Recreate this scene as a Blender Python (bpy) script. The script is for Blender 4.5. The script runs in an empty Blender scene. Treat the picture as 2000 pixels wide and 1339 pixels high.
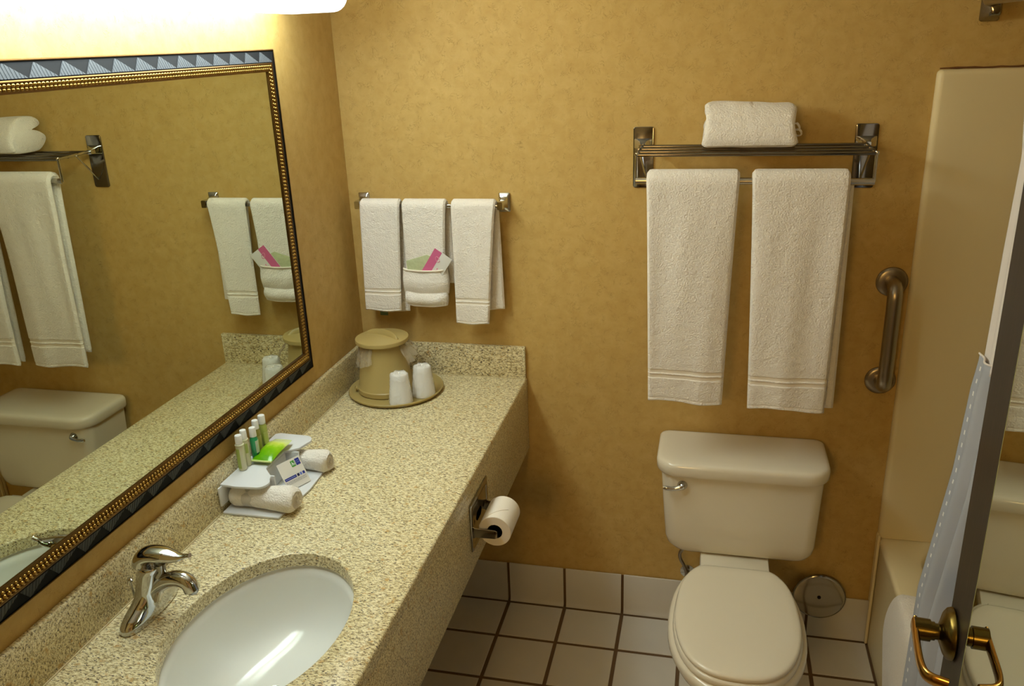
import bpy, bmesh, math, random
from mathutils import Vector, Matrix
random.seed(7)
PI = math.pi
S = bpy.context.scene
C = S.collection

# ------------------------------------------------------------------ camera
cam_d = bpy.data.cameras.new('camera'); cam = bpy.data.objects.new('camera', cam_d); C.objects.link(cam)
S.camera = cam
CP = Vector((1.10028, -2.41538, 1.87150)); YAW, PITCH, ROLL, FPX = 0.2421, 0.3472, -0.0397, 1630.695
def cam_axes():
    cy, sy = math.cos(YAW), math.sin(YAW)
    F = Vector((-sy*math.cos(PITCH), cy*math.cos(PITCH), -math.sin(PITCH)))
    R0 = Vector((cy, sy, 0)); U0 = R0.cross(F)
    return math.cos(ROLL)*R0 + math.sin(ROLL)*U0, -math.sin(ROLL)*R0 + math.cos(ROLL)*U0, F
R_, U_, F_ = cam_axes()
cam.matrix_world = Matrix(((R_.x, U_.x, -F_.x, CP.x), (R_.y, U_.y, -F_.y, CP.y), (R_.z, U_.z, -F_.z, CP.z), (0, 0, 0, 1)))
cam_d.sensor_fit = 'HORIZONTAL'; cam_d.sensor_width = 36; cam_d.lens = FPX*36/2000
cam_d.clip_start = 0.01
# ------------------------------------------------------------------ world, exposure
w = bpy.data.worlds.new('world'); S.world = w; w.use_nodes = True
w.node_tree.nodes['Background'].inputs[0].default_value = (1.0, 0.86, 0.66, 1)
w.node_tree.nodes['Background'].inputs[1].default_value = 0.02
S.view_settings.view_transform = 'Standard'; S.view_settings.look = 'None'
S.view_settings.exposure = 0.0; S.view_settings.gamma = 1.0
S.view_settings.use_curve_mapping = False
LAMP_STRENGTH = 16.0
LAMP_COLOR = (0.88, 1.0, 0.98)
hl_d = bpy.data.lights.new('hall_fill', 'AREA'); hl_d.shape = 'DISK'; hl_d.size = .40; hl_d.energy = 12.0; hl_d.color = (1.0, .62, .20)  # added warm fill light behind the camera, brightens the room's lower right
hl_o = bpy.data.objects.new('hall_fill', hl_d); C.objects.link(hl_o); hl_o.location = (.66, -3.35, 1.95)
hl_o.rotation_euler = (Vector((1.35, 0, .9))-Vector((.66, -3.35, 1.95))).to_track_quat('-Z', 'Y').to_euler()
S.cycles.max_bounces = 12; S.cycles.diffuse_bounces = 6; S.cycles.glossy_bounces = 6

# ------------------------------------------------------------------ materials
def lin(c):
    return tuple(((v/255)/12.92 if v/255 <= .04045 else ((v/255+.055)/1.055)**2.4) for v in c)
MATS = {}
def mat(name, rgb, rough=.5, metal=0, bump=0, bscale=200, mott=0, mscale=5, spec=.5, trans=0, alpha=1, sss=0, coat=0, ior=1.45, aniso=None):
    if name in MATS: return MATS[name]
    m = bpy.data.materials.new(name); m.use_nodes = True; MATS[name] = m
    nt = m.node_tree; b = nt.nodes['Principled BSDF']; c = lin(rgb)
    b.inputs['Base Color'].default_value = (*c, 1); b.inputs['Roughness'].default_value = rough
    b.inputs['Metallic'].default_value = metal; b.inputs['Specular IOR Level'].default_value = spec
    b.inputs['Transmission Weight'].default_value = trans; b.inputs['Alpha'].default_value = alpha
    b.inputs['Coat Weight'].default_value = coat; b.inputs['Coat Roughness'].default_value = .05
    b.inputs['IOR'].default_value = ior
    if sss: b.inputs['Subsurface Weight'].default_value = sss; b.inputs['Subsurface Radius'].default_value = (.01, .01, .01)
    tc = nt.nodes.new('ShaderNodeTexCoord')
    if bump:
        n = nt.nodes.new('ShaderNodeTexNoise'); n.inputs['Scale'].default_value = bscale; n.inputs['Detail'].default_value = 4
        bp = nt.nodes.new('ShaderNodeBump'); bp.inputs['Strength'].default_value = 1; bp.inputs['Distance'].default_value = bump
        nt.links.new(tc.outputs['Object'], n.inputs['Vector']); nt.links.new(n.outputs[0], bp.inputs['Height'])
        nt.links.new(bp.outputs[0], b.inputs['Normal'])
    if mott:
        n = nt.nodes.new('ShaderNodeTexNoise'); n.inputs['Scale'].default_value = mscale; n.inputs['Detail'].default_value = 5
        mx = nt.nodes.new('ShaderNodeMix'); mx.data_type = 'RGBA'
        mx.inputs[6].default_value = (*[v*(1-mott) for v in c], 1); mx.inputs[7].default_value = (*[min(1, v*(1+mott)) for v in c], 1)
        nt.links.new(tc.outputs['Object'], n.inputs['Vector']); nt.links.new(n.outputs[0], mx.inputs[0]); nt.links.new(mx.outputs[2], b.inputs['Base Color'])
    return m
def nn(nt, t, **kw):
    n = nt.nodes.new(t)
    for k, v in kw.items(): setattr(n, k, v)
    return n
def ramp(nt, src, stops):
    r = nt.nodes.new('ShaderNodeValToRGB'); e = r.color_ramp.elements
    while len(e) < len(stops): e.new(.5)
    for el, (p, c) in zip(e, stops): el.position = p; el.color = (*c, 1) if len(c) == 3 else c
    nt.links.new(src, r.inputs[0]); return r
def wallpaper():
    m = bpy.data.materials.new('wallpaper'); m.use_nodes = True; nt = m.node_tree; L = nt.links
    b = nt.nodes['Principled BSDF']; b.inputs['Roughness'].default_value = .55; b.inputs['Specular IOR Level'].default_value = .25
    tc = nn(nt, 'ShaderNodeTexCoord')
    n1 = nn(nt, 'ShaderNodeTexNoise'); n1.inputs['Scale'].default_value = 26; n1.inputs['Detail'].default_value = 9; n1.inputs['Roughness'].default_value = .62
    n1.inputs['Distortion'].default_value = .35
    L.new(tc.outputs['Object'], n1.inputs['Vector'])
    r1 = ramp(nt, n1.outputs[0], [(.30, WALL_D), (.5, WALL_M), (.72, WALL_L)])
    # short hair-like plaster strokes
    n2 = nn(nt, 'ShaderNodeTexNoise'); n2.inputs['Scale'].default_value = 30; n2.inputs['Detail'].default_value = 3; n2.inputs['Distortion'].default_value = 3.5
    L.new(tc.outputs['Object'], n2.inputs['Vector'])
    r2 = ramp(nt, n2.outputs[0], [(.485, (0, 0, 0)), (.50, (1, 1, 1)), (.515, (0, 0, 0))])
    n3 = nn(nt, 'ShaderNodeTexNoise'); n3.inputs['Scale'].default_value = 35; L.new(tc.outputs['Object'], n3.inputs['Vector'])
    r3 = ramp(nt, n3.outputs[0], [(.50, (0, 0, 0)), (.62, (1, 1, 1))])
    mu = nn(nt, 'ShaderNodeMath', operation='MULTIPLY'); L.new(r2.outputs[0], mu.inputs[0]); L.new(r3.outputs[0], mu.inputs[1])
    mu2 = nn(nt, 'ShaderNodeMath', operation='MULTIPLY'); L.new(mu.outputs[0], mu2.inputs[0]); mu2.inputs[1].default_value = .42
    mx = nn(nt, 'ShaderNodeMix', data_type='RGBA'); L.new(mu2.outputs[0], mx.inputs[0]); L.new(r1.outputs[0], mx.inputs[6])
    mx.inputs[7].default_value = (*[v*.55 for v in WALL_D], 1)
    L.new(mx.outputs[2], b.inputs['Base Color'])
    # pale trowel ridges, raised a little
    n5 = nn(nt, 'ShaderNodeTexNoise'); n5.inputs['Scale'].default_value = 26; n5.inputs['Detail'].default_value = 2; n5.inputs['Distortion'].default_value = 4.5
    mp5 = nn(nt, 'ShaderNodeMapping'); mp5.inputs['Location'].default_value = (3.1, 7.7, 1.9); L.new(tc.outputs['Object'], mp5.inputs['Vector']); L.new(mp5.outputs[0], n5.inputs['Vector'])
    r5 = ramp(nt, n5.outputs[0], [(.49, (0, 0, 0)), (.503, (1, 1, 1)), (.516, (0, 0, 0))])
    mu5 = nn(nt, 'ShaderNodeMath', operation='MULTIPLY'); L.new(r5.outputs[0], mu5.inputs[0]); L.new(r3.outputs[0], mu5.inputs[1])
    bp = nn(nt, 'ShaderNodeBump'); bp.inputs['Strength'].default_value = .7; bp.inputs['Distance'].default_value = .0012
    ad5 = nn(nt, 'ShaderNodeMath', operation='ADD'); L.new(n1.outputs[0], ad5.inputs[0]); L.new(mu5.outputs[0], ad5.inputs[1])
    L.new(ad5.outputs[0], bp.inputs['Height']); L.new(bp.outputs[0], b.inputs['Normal'])
    return m
WALL_D = (.515, .335, .100); WALL_M = (.56, .375, .120); WALL_L = (.61, .420, .148)
M_WALL = wallpaper()
def granite():
    m = bpy.data.materials.new('granite'); m.use_nodes = True; nt = m.node_tree; L = nt.links
    b = nt.nodes['Principled BSDF']; b.inputs['Roughness'].default_value = .28; b.inputs['Specular IOR Level'].default_value = .5
    tc = nn(nt, 'ShaderNodeTexCoord')
    mp = nn(nt, 'ShaderNodeMapping'); mp.inputs['Rotation'].default_value = (.5, .4, .6); mp.inputs['Scale'].default_value = (.75, 1.7, 1.3)
    L.new(tc.outputs['Object'], mp.inputs['Vector'])
    n1 = nn(nt, 'ShaderNodeTexNoise'); n1.inputs['Scale'].default_value = 150; n1.inputs['Detail'].default_value = 5; n1.inputs['Roughness'].default_value = .7
    L.new(mp.outputs[0], n1.inputs['Vector'])
    r1 = ramp(nt, n1.outputs[0], [(.32, lin((122, 102, 66))), (.43, lin((190, 172, 124))), (.51, lin((228, 216, 172))), (.68, lin((248, 240, 208)))])
    n2 = nn(nt, 'ShaderNodeTexNoise'); n2.inputs['Scale'].default_value = 240; n2.inputs['Detail'].default_value = 3; n2.inputs['Roughness'].default_value = .6; n2.inputs['Distortion'].default_value = .6
    L.new(mp.outputs[0], n2.inputs['Vector'])
    r2 = ramp(nt, n2.outputs[0], [(.565, (0, 0, 0)), (.62, (1, 1, 1))])
    n4 = nn(nt, 'ShaderNodeTexNoise'); n4.inputs['Scale'].default_value = 60; n4.inputs['Detail'].default_value = 2
    L.new(tc.outputs['Object'], n4.inputs['Vector'])
    r4 = ramp(nt, n4.outputs[0], [(.62, (0, 0, 0)), (.72, (1, 1, 1))])
    mxo = nn(nt, 'ShaderNodeMix', data_type='RGBA'); L.new(r4.outputs[0], mxo.inputs[0]); L.new(r1.outputs[0], mxo.inputs[6]); mxo.inputs[7].default_value = (*lin((204, 168, 104)), 1)
    mx = nn(nt, 'ShaderNodeMix', data_type='RGBA'); L.new(r2.outputs[0], mx.inputs[0]); L.new(mxo.outputs[2], mx.inputs[6]); mx.inputs[7].default_value = (*lin((72, 60, 44)), 1)
    L.new(mx.outputs[2], b.inputs['Base Color'])
    return m
M_GRAN = granite()
def terry(name, rgb):
    m = mat(name, rgb, rough=.95, spec=.1)
    nt = m.node_tree; L = nt.links; b = nt.nodes['Principled BSDF']; b.inputs['Sheen Weight'].default_value = .25
    tc = nn(nt, 'ShaderNodeTexCoord')
    n = nn(nt, 'ShaderNodeTexNoise'); n.inputs['Scale'].default_value = 260; n.inputs['Detail'].default_value = 4
    L.new(tc.outputs['Object'], n.inputs['Vector'])
    n2 = nn(nt, 'ShaderNodeTexNoise'); n2.inputs['Scale'].default_value = 38; n2.inputs['Detail'].default_value = 3
    L.new(tc.outputs['Object'], n2.inputs['Vector'])
    ad = nn(nt, 'ShaderNodeMath', operation='MULTIPLY_ADD'); L.new(n2.outputs[0], ad.inputs[0]); ad.inputs[1].default_value = 1.3; L.new(n.outputs[0], ad.inputs[2])
    bp = nn(nt, 'ShaderNodeBump'); bp.inputs['Distance'].default_value = .0036; bp.inputs['Strength'].default_value = 1.0
    L.new(ad.outputs[0], bp.inputs['Height']); L.new(bp.outputs[0], b.inputs['Normal'])
    return m
M_TOWEL = terry('terry_cotton', (240, 233, 222))
M_BAND = mat('towel_band', (236, 227, 210), rough=.8, bump=.0006, bscale=500)
M_CHROME = mat('chrome', (204, 206, 208), rough=.07, metal=1)
M_CHROME_D = mat('chrome_dark', (150, 146, 138), rough=.12, metal=1)
M_STEEL = mat('brushed_steel', (165, 155, 140), rough=.32, metal=1)
M_BRASS = mat('antique_brass', (196, 150, 78), rough=.22, metal=1)
M_BRASS_D = mat('antique_brass_dark', (112, 94, 46), rough=.26, metal=1)
M_PORC = mat('porcelain', (226, 218, 198), rough=.12, spec=.6)
M_SINK = mat('sink_porcelain', (234, 236, 232), rough=.1, spec=.6)
M_SEAT = mat('seat_plastic', (228, 220, 200), rough=.22)
M_FIBER = mat('tub_fiberglass', (228, 212, 168), rough=.22)
M_TILE = mat('floor_tile', (205, 200, 190), rough=.22, mott=.06, mscale=9)
M_GROUT = mat('grout', (104, 80, 54), rough=.9, bump=.001, bscale=300)
M_GOLD = mat('gilt', (180, 144, 74), rough=.28, metal=1)
M_GOLD_D = mat('gilt_dark', (112, 82, 40), rough=.4, metal=1)  # darker gilt for the frame's outer edge and inner moulding
M_FRAME = mat('frame_black_silver', (17, 18, 20), rough=.65, spec=.12)
M_FRAME_L = mat('frame_silver', (70, 73, 77), rough=.55, spec=.2)
M_MIRROR = mat('mirror_glass', (208, 214, 196), rough=.0, metal=1)
M_MIRROR2 = mat('door_mirror_glass', (196, 200, 184), rough=.01, metal=1)
M_BEIGE = mat('beige_plastic', (178, 157, 98), rough=.38)
M_CEIL = mat('ceiling_paint', (232, 226, 210), rough=.9)
M_WHITE = mat('white_plastic', (235, 235, 228), rough=.35)
M_PAPER = mat('tissue_paper', (238, 230, 215), rough=.95, bump=.0004, bscale=500)
M_DARK = mat('dark_void', (12, 10, 8), rough=.8)
def wood():
    m = mat('dark_wood', (46, 34, 27), rough=.42)
    nt = m.node_tree; b = nt.nodes['Principled BSDF']; tc = nn(nt, 'ShaderNodeTexCoord')
    mp = nn(nt, 'ShaderNodeMapping'); mp.inputs['Scale'].default_value = (60, 60, 2.2); nt.links.new(tc.outputs['Object'], mp.inputs['Vector'])
    n = nn(nt, 'ShaderNodeTexNoise'); n.inputs['Scale'].default_value = 4; n.inputs['Detail'].default_value = 5; nt.links.new(mp.outputs[0], n.inputs['Vector'])
    r = ramp(nt, n.outputs[0], [(.3, lin((22, 17, 15))), (.55, lin((40, 31, 27))), (.8, lin((66, 52, 44)))])
    nt.links.new(r.outputs[0], b.inputs['Base Color'])
    return m
M_WOOD = wood()

# ------------------------------------------------------------------ mesh helpers
class MB:
    def __init__(s): s.v = []; s.f = []; s.m = []
    def add(s, vs, fs, mi=0):
        o = len(s.v); s.v += [tuple(p) for p in vs]; s.f += [tuple(i+o for i in f) for f in fs]; s.m += [mi]*len(fs); return s
    def box(s, x0, x1, y0, y1, z0, z1, mi=0):
        if x0 > x1: x0, x1 = x1, x0
        if y0 > y1: y0, y1 = y1, y0
        if z0 > z1: z0, z1 = z1, z0
        return s.add([(x0,y0,z0),(x1,y0,z0),(x1,y1,z0),(x0,y1,z0),(x0,y0,z1),(x1,y0,z1),(x1,y1,z1),(x0,y1,z1)],
              [(0,3,2,1),(4,5,6,7),(0,1,5,4),(1,2,6,5),(2,3,7,6),(3,0,4,7)], mi)
    def loft(s, rings, cap=True, mi=0, closed=True):
        n = len(rings[0]); vs = [p for r in rings for p in r]; fs = []
        for i in range(len(rings)-1):
            for j in range(n if closed else n-1):
                k = (j+1) % n
                fs.append((i*n+j, i*n+k, (i+1)*n+k, (i+1)*n+j))
        if cap:
            fs.append(tuple(range(n-1, -1, -1))); fs.append(tuple((len(rings)-1)*n+j for j in range(n)))
        return s.add(vs, fs, mi)
    def lathe(s, prof, c=(0,0,0), ax=(0,0,1), n=40, mi=0, a0=0, a1=2*PI):
        ax = Vector(ax).normalized(); t = Vector((1,0,0)) if abs(ax.x) < .9 else Vector((0,1,0))
        u = (t - ax*t.dot(ax)).normalized(); v = ax.cross(u); c = Vector(c)
        full = abs(a1-a0-2*PI) < 1e-6; nn_ = n if full else n+1
        rings = [[c + ax*h + (u*math.cos(a0+(a1-a0)*j/n) + v*math.sin(a0+(a1-a0)*j/n))*max(r, 1e-5) for j in range(nn_)] for r, h in prof]
        return s.loft(rings, cap=full, mi=mi, closed=full)
    def tube(s, pts, r, n=14, mi=0, cap=True):
        pts = [Vector(p) for p in pts]; rr = list(r) if isinstance(r, (list, tuple)) else [r]*len(pts)
        while len(rr) < len(pts): rr.append(rr[-1])
        rings = []; up = None
        for i, p in enumerate(pts):
            d = (pts[min(i+1, len(pts)-1)] - pts[max(i-1, 0)]).normalized()
            if up is None:
                t = Vector((0,0,1)) if abs(d.z) < .9 else Vector((1,0,0)); up = (t - d*t.dot(d)).normalized()
            else: up = (up - d*up.dot(d)).normalized()
            sd = d.cross(up); q = rr[i]; q = q if isinstance(q, tuple) else (q, q)
            rings.append([p + up*(q[0]*math.cos(2*PI*j/n)) + sd*(q[1]*math.sin(2*PI*j/n)) for j in range(n)])
        return s.loft(rings, cap=cap, mi=mi)
    def prism(s, poly, o, u, v, w, mi=0, bev=0):   # polygon in (u,v) plane at origin o, extruded along vector w
        o, u, v, w = map(Vector, (o, u, v, w))
        r0 = [o + u*a + v*b for a, b in poly]; r1 = [p + w for p in r0]
        return s.loft([r0, r1], mi=mi)
def fixn(me):
    bm = bmesh.new(); bm.from_mesh(me); bmesh.ops.recalc_face_normals(bm, faces=bm.faces); bm.to_mesh(me); bm.free()
def obj(name, mb, m, parent=None, bevel=0, seg=2, smooth=True, angle=35, root=None, sub=0):
    me = bpy.data.meshes.new(name); me.from_pydata(mb.v, [], mb.f)
    for mm in (m if isinstance(m, (list, tuple)) else [m]): me.materials.append(mm)
    if len(me.materials) > 1: me.polygons.foreach_set('material_index', mb.m)
    base = parent
    while base is not None and base.parent is not None: base = base.parent
    off = Vector(base.location) if base is not None else Vector((0,0,0))
    if base is not None and base.type == 'EMPTY':
        me.transform((Matrix.Translation(off) @ Matrix.Rotation(base.rotation_euler.z, 4, 'Z')).inverted())
    fixn(me)
    if bevel:
        bm = bmesh.new(); bm.from_mesh(me)
        es = [e for e in bm.edges if len(e.link_faces) == 2 and e.calc_face_angle(0) > math.radians(40)]
        bmesh.ops.bevel(bm, geom=es, offset=bevel, segments=seg, affect='EDGES', profile=.5, clamp_overlap=True)
        bm.to_mesh(me); bm.free()
    if smooth:
        me.shade_smooth(); me.set_sharp_from_angle(angle=math.radians(angle))
    o = bpy.data.objects.new(name, me); C.objects.link(o)
    if parent is not None: o.parent = parent
    if sub:
        md = o.modifiers.new('sub', 'SUBSURF'); md.levels = sub; md.render_levels = sub
    return o
def thing(name, label, cat, loc=(0,0,0), rz=0, group=None):
    o = bpy.data.objects.new(name, None); C.objects.link(o); o.empty_display_size = .05
    o.location = loc; o.rotation_euler = (0, 0, rz); o['label'] = label; o['category'] = cat
    if group: o['group'] = group
    return o
def tag(o, label, cat, group=None):
    o['label'] = label; o['category'] = cat
    if group: o['group'] = group
    return o
def struct(name, mb, m, parent=None, **k):
    o = obj(name, mb, m, parent, **k); o['kind'] = 'structure'; return o
def rrect(x0, x1, y0, y1, r, n=5):
    """rounded rectangle points (2d), counter-clockwise"""
    out = []; rs = r if isinstance(r, (tuple, list)) else (r,)*4
    for (cx, cy, a), q in zip(((x1, y1, 0), (x0, y1, 90), (x0, y0, 180), (x1, y0, 270)), rs):
        sx = -1 if cx == x1 else 1; sy = -1 if cy == y1 else 1
        for k in range(n+1):
            t = math.radians(a + 90*k/n); out.append((cx+sx*q+q*math.cos(t), cy+sy*q+q*math.sin(t)))
    return out
def smoothpts(pts, it=2):
    pts = [Vector(p) for p in pts]
    for _ in range(it):
        q = [pts[0]]
        for a, b in zip(pts, pts[1:]): q += [a*.75+b*.25, a*.25+b*.75]
        q.append(pts[-1]); pts = q
    return pts
def hsh(x, y=0): return math.sin(x*12.9+y*7.3)*.5 + math.sin(x*5.1-y*3.7+1.3)*.5

# ================================================================== SETTING
XT, XR, YF, ZC = 1.65, 2.41, -2.06, 2.44
fl = struct('floor', MB().box(-.1, XR+.1, -3.6, .0, -.06, -.003), M_GROUT, smooth=False)
# tiles
def tile_mesh(w, d, h=.006):
    mb = MB(); g = .003
    mb.loft([[(g/2,g/2,-h),(w-g/2,g/2,-h),(w-g/2,d-g/2,-h),(g/2,d-g/2,-h)],
             [(g/2,g/2,-.0012),(w-g/2,g/2,-.0012),(w-g/2,d-g/2,-.0012),(g/2,d-g/2,-.0012)],
             [(g,g,0),(w-g,g,0),(w-g,d-g,0),(g,d-g,0)]])
    me = bpy.data.meshes.new('tile'); me.from_pydata(mb.v, [], mb.f); me.materials.append(M_TILE); fixn(me); return me
TX0, TP = .46, .2
tme = {}
def put_tile(x0, x1, y0, y1):
    k = (round(x1-x0, 3), round(y1-y0, 3))
    if k not in tme: tme[k] = tile_mesh(*k)
    o = bpy.data.objects.new('tile', tme[k]); C.objects.link(o); o.parent = fl
    o.location = (x0, y0, random.uniform(-.0003, .0003)); return o
GJ = .0045
for i in range(-3, 7):
    xa = max(TX0+i*TP, 0)+GJ; xb = min(TX0+(i+1)*TP, XT)-GJ
    if xb-xa < .02: continue
    for j in range(0, 11):
        yb = -j*TP-GJ; ya = max(-(j+1)*TP, YF)+GJ
        if yb-ya < .02: continue
        if j == 0: yb = -.0225
        put_tile(xa, xb, ya, yb)
wb = struct('wall_back', MB().box(-.12, XR+.12, 0, .12, -.06, ZC+.06), M_WALL, smooth=False)
wl = struct('wall_left', MB().box(-.12, 0, -2.17, 0, -.06, ZC+.06), M_WALL, smooth=False)
wr = struct('wall_right', MB().box(XR, XR+.12, YF, 0, -.06, ZC+.06), M_WALL, smooth=False)
wf = struct('wall_front', MB().box(-.12, .55, YF-.11, YF, -.06, ZC).box(1.445, XR+.12, YF-.11, YF, -.06, ZC).box(.55, 1.445, YF-.11, YF, 2.06, ZC), M_WALL, smooth=False)
struct('ceiling', MB().box(-.12, XR+.12, -3.7, .12, ZC, ZC+.08), M_CEIL, smooth=False)
# hallway the photographer stands in
hb = struct('wall_hall', MB().box(-.3, -.2, -3.6, YF-.11, 0, ZC).box(XR+.1, XR+.2, -3.6, YF-.11, 0, ZC).box(-.3, XR+.2, -3.7, -3.6, 0, ZC), M_CEIL, smooth=False)
# door casing
struct('trim_1', MB().box(.49, .55, YF, YF+.015, 0, 2.12).box(1.445, 1.505, YF, YF+.015, 0, 2.12).box(.55, 1.445, YF, YF+.015, 2.06, 2.12)
       .box(.55, .565, YF-.11, YF, 0, 2.06), M_WOOD, bevel=.002)
# coved tile base along the back wall
bb = struct('baseboard_back', MB().box(0, XT, -.004, 0, 0, .148), M_GROUT, smooth=False)
HB = .152
def base_tile(xa, xb):
    prof = [(-.0045, HB), (-.0075, HB-.001), (-.009, HB-.004), (-.009, .030), (-.0095, .016), (-.012, .007), (-.0150, .0015), (-.0150, -.001), (-.0045, -.001)]
    mb = MB().loft([[(xa, y, z) for y, z in prof], [(xb, y, z) for y, z in prof]])
    return obj('tile', mb, M_TILE, bb, angle=30)
for i in range(-3, 7):
    xa = max(TX0+i*TP, 0)+GJ; xb = min(TX0+(i+1)*TP, XT)-GJ
    if xb-xa > .02: base_tile(xa, xb)
bl = struct('baseboard_left', MB().box(0, .004, -2.05, -.03, 0, .148), M_GROUT, smooth=False)
for j in range(0, 11):
    yb = -j*TP-GJ-(.028 if j == 0 else 0); ya = max(-(j+1)*TP, -2.055)+GJ
    if yb-ya > .02:
        obj('tile', MB().box(.004, .012, ya, yb, .002, HB), M_TILE, bl, bevel=.0015)

# ================================================================== VANITY
D, ZT, ZA, ST, SH = .55, .8576, .6066, .016, .1062
CY0 = YF+.005
SC, SA, SB = (.305, -1.262), .162, .225      # sink centre, half axes
van = thing('vanity_counter', 'long speckled beige granite counter with deep apron and splash strips along the left wall', 'counter', (.27, -1.0, ZA))
def counter_top():
    mb = MB(); n = 72
    def ring(z, ex=0): return [(SC[0]+(SA+ex)*math.cos(2*PI*k/n), SC[1]+(SB+ex)*math.sin(2*PI*k/n), z) for k in range(n)]
    def outer(z, ins=0):
        x0, x1, y0, y1 = ST*0+.002, D-ins, CY0, -.002; pts = []
        for k in range(n):
            a = 2*PI*k/n; dx, dy = math.cos(a), math.sin(a)
            t = 9
            if dx > 1e-9: t = min(t, (x1-SC[0])/dx)
            if dx < -1e-9: t = min(t, (x0-SC[0])/dx)
            if dy > 1e-9: t = min(t, (y1-SC[1])/dy)
            if dy < -1e-9: t = min(t, (y0-SC[1])/dy)
            pts.append([SC[0]+dx*t, SC[1]+dy*t, z])
        for cx, cy in ((x0,y0),(x1,y0),(x1,y1),(x0,y1)):
            j = min(range(n), key=lambda q: (pts[q][0]-cx)**2+(pts[q][1]-cy)**2); pts[j][0] = cx; pts[j][1] = cy
        return [tuple(p) for p in pts]
    zb = ZT-.03
    rings = [ring(zb), ring(ZT-.003), ring(ZT-.0008, .001), ring(ZT, .003), outer(ZT, .006), outer(ZT-.0018, .0018), outer(ZT-.006, 0), outer(zb, 0), ring(zb)]
    mb.loft(rings, cap=False); return mb
obj('countertop', counter_top(), M_GRAN, van, angle=50)
obj('apron', MB().box(D-.028, D, CY0, -.002, ZA, ZT-.0301), M_GRAN, van, bevel=.002)
obj('backsplash', MB().box(.001, ST, CY0, -ST-.001, ZT+.0005, ZT+SH), M_GRAN, van, bevel=.0025)
obj('backsplash', MB().box(.001, D-.002, -ST, -.0008, ZT+.0005, ZT+SH), M_GRAN, van, bevel=.0025)
obj('caulk_line', MB().box(ST, ST+.003, CY0, -ST, ZT, ZT+.002).box(ST, D-.004, -ST-.003, -ST, ZT, ZT+.002), mat('caulk', (205, 190, 150), rough=.6), van)
# sink
sk = thing('sink', 'white oval undermount basin set into the granite counter', 'sink', (SC[0], SC[1], ZT-.18))
def sink():
    n = 72; P = [(1.0, -.0302), (1.03, -.0302), (1.03, -.036), (.985, -.040), (.965, -.055), (.94, -.08), (.89, -.11), (.80, -.137), (.66, -.156), (.45, -.167), (.25, -.172), (.11, -.174)]
    rings = [[(SC[0]+(SA*s)*math.cos(2*PI*k/n), SC[1]+(SB*s)*math.sin(2*PI*k/n), ZT+z) for k in range(n)] for s, z in [(1.06, -.0302)]+P[1:]]
    rings[-1] = [(SC[0]-.0+.02*math.cos(2*PI*k/n), SC[1]+.02*math.sin(2*PI*k/n), ZT-.174) for k in range(n)]
    return MB().loft(rings, cap=False)
so = obj('basin', sink(), M_SINK, sk, angle=80)
obj('drain', MB().lathe([(.001, -.001), (.018, -.001), (.023, .001), (.0235, -.002), (.0225, -.004)], (SC[0], SC[1], ZT-.172)), M_CHROME, sk)
obj('overflow_hole', MB().lathe([(.001, 0), (.006, 0), (.006, .001)], (SC[0]+.118, SC[1]-.06, ZT-.098), (-.6, .2, .75)), M_DARK, sk)

# faucet
def faucet():
    f = thing('faucet', 'chrome single-lever faucet between basin and mirror', 'faucet', (.075, -1.27, ZT))
    # winged base + body column : horizontal superellipse sections
    def sec(z, cx, hx, hy, e=2.0, n=36):
        o = []
        for k in range(n):
            a = 2*PI*k/n; c, s_ = math.cos(a), math.sin(a)
            o.append((cx+hx*math.copysign(abs(c)**(2/e), c), -1.27+hy*math.copysign(abs(s_)**(2/e), s_), z))
        return o
    z = ZT
    rings = [sec(z+.0003, .073, .026, .079, 2.3), sec(z+.006, .073, .0275, .080, 2.3), sec(z+.014, .073, .0265, .077, 2.2), sec(z+.023, .074, .024, .066, 2.1),
             sec(z+.031, .075, .023, .048, 2), sec(z+.041, .077, .0225, .033, 2), sec(z+.055, .080, .022, .026, 2), sec(z+.075, .085, .022, .024, 2),
             sec(z+.095, .091, .022, .0235, 2), sec(z+.105, .096, .0225, .0235, 2), sec(z+.109, .098, .019, .020, 2)]
    obj('body', MB().loft(rings), M_CHROME, f, angle=60)
    sp = smoothpts([(.082, -1.27, z+.038), (.10, -1.27, z+.060), (.128, -1.27, z+.080), (.155, -1.27, z+.085), (.172, -1.27, z+.078), (.177, -1.27, z+.062)], 2)
    rr = [(.024 - .009*min(1, i/6), .020-.004*min(1, i/6)) for i in range(len(sp))]
    obj('spout', MB().tube(sp, rr, n=24), M_CHROME, f, angle=60)
    obj('aerator', MB().lathe([(.0001, 0), (.010, 0), (.0115, .003), (.0115, .012)], (.1765, -1.27, z+.056)), M_CHROME_D, f)
    obj('neck', MB().tube([(.110, -1.27, z+.088), (.118, -1.27, z+.098), (.117, -1.27, z+.112)], [.012, .009, .011], n=20), M_CHROME_D, f)
    lv = smoothpts([(.078, -1.27, z+.104), (.083, -1.27, z+.124), (.103, -1.27, z+.134), (.130, -1.27, z+.134), (.155, -1.27, z+.131), (.172, -1.27, z+.134), (.186, -1.27, z+.139)], 2)
    n = len(lv); lr = []
    for i in range(n):
        t = i/(n-1)
        if t < .12: q = .010+.014*math.sqrt(t/.12)
        elif t < .5: q = .024-.004*(t-.12)/.38
        else: q = max(.0052, .020-.0165*((t-.5)/.35)) if t < .85 else .0052+.001*(t-.85)
        lr.append((q*.72, q*1.0))
    lr[-1] = (.004, .005)
    obj('lever', MB().tube(lv, lr, n=24), M_CHROME, f, angle=60)
    lf = obj('lift_rod', MB().tube([(.045, -1.27, z+.018), (.042, -1.27, z+.062)], .0025, n=10).lathe([(.001, 0), (.006, .002), (.0065, .006), (.004, .009), (.001, .0095)], (.042, -1.27, z+.062), n=16), M_CHROME, f)
    return f
faucet()

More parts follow.
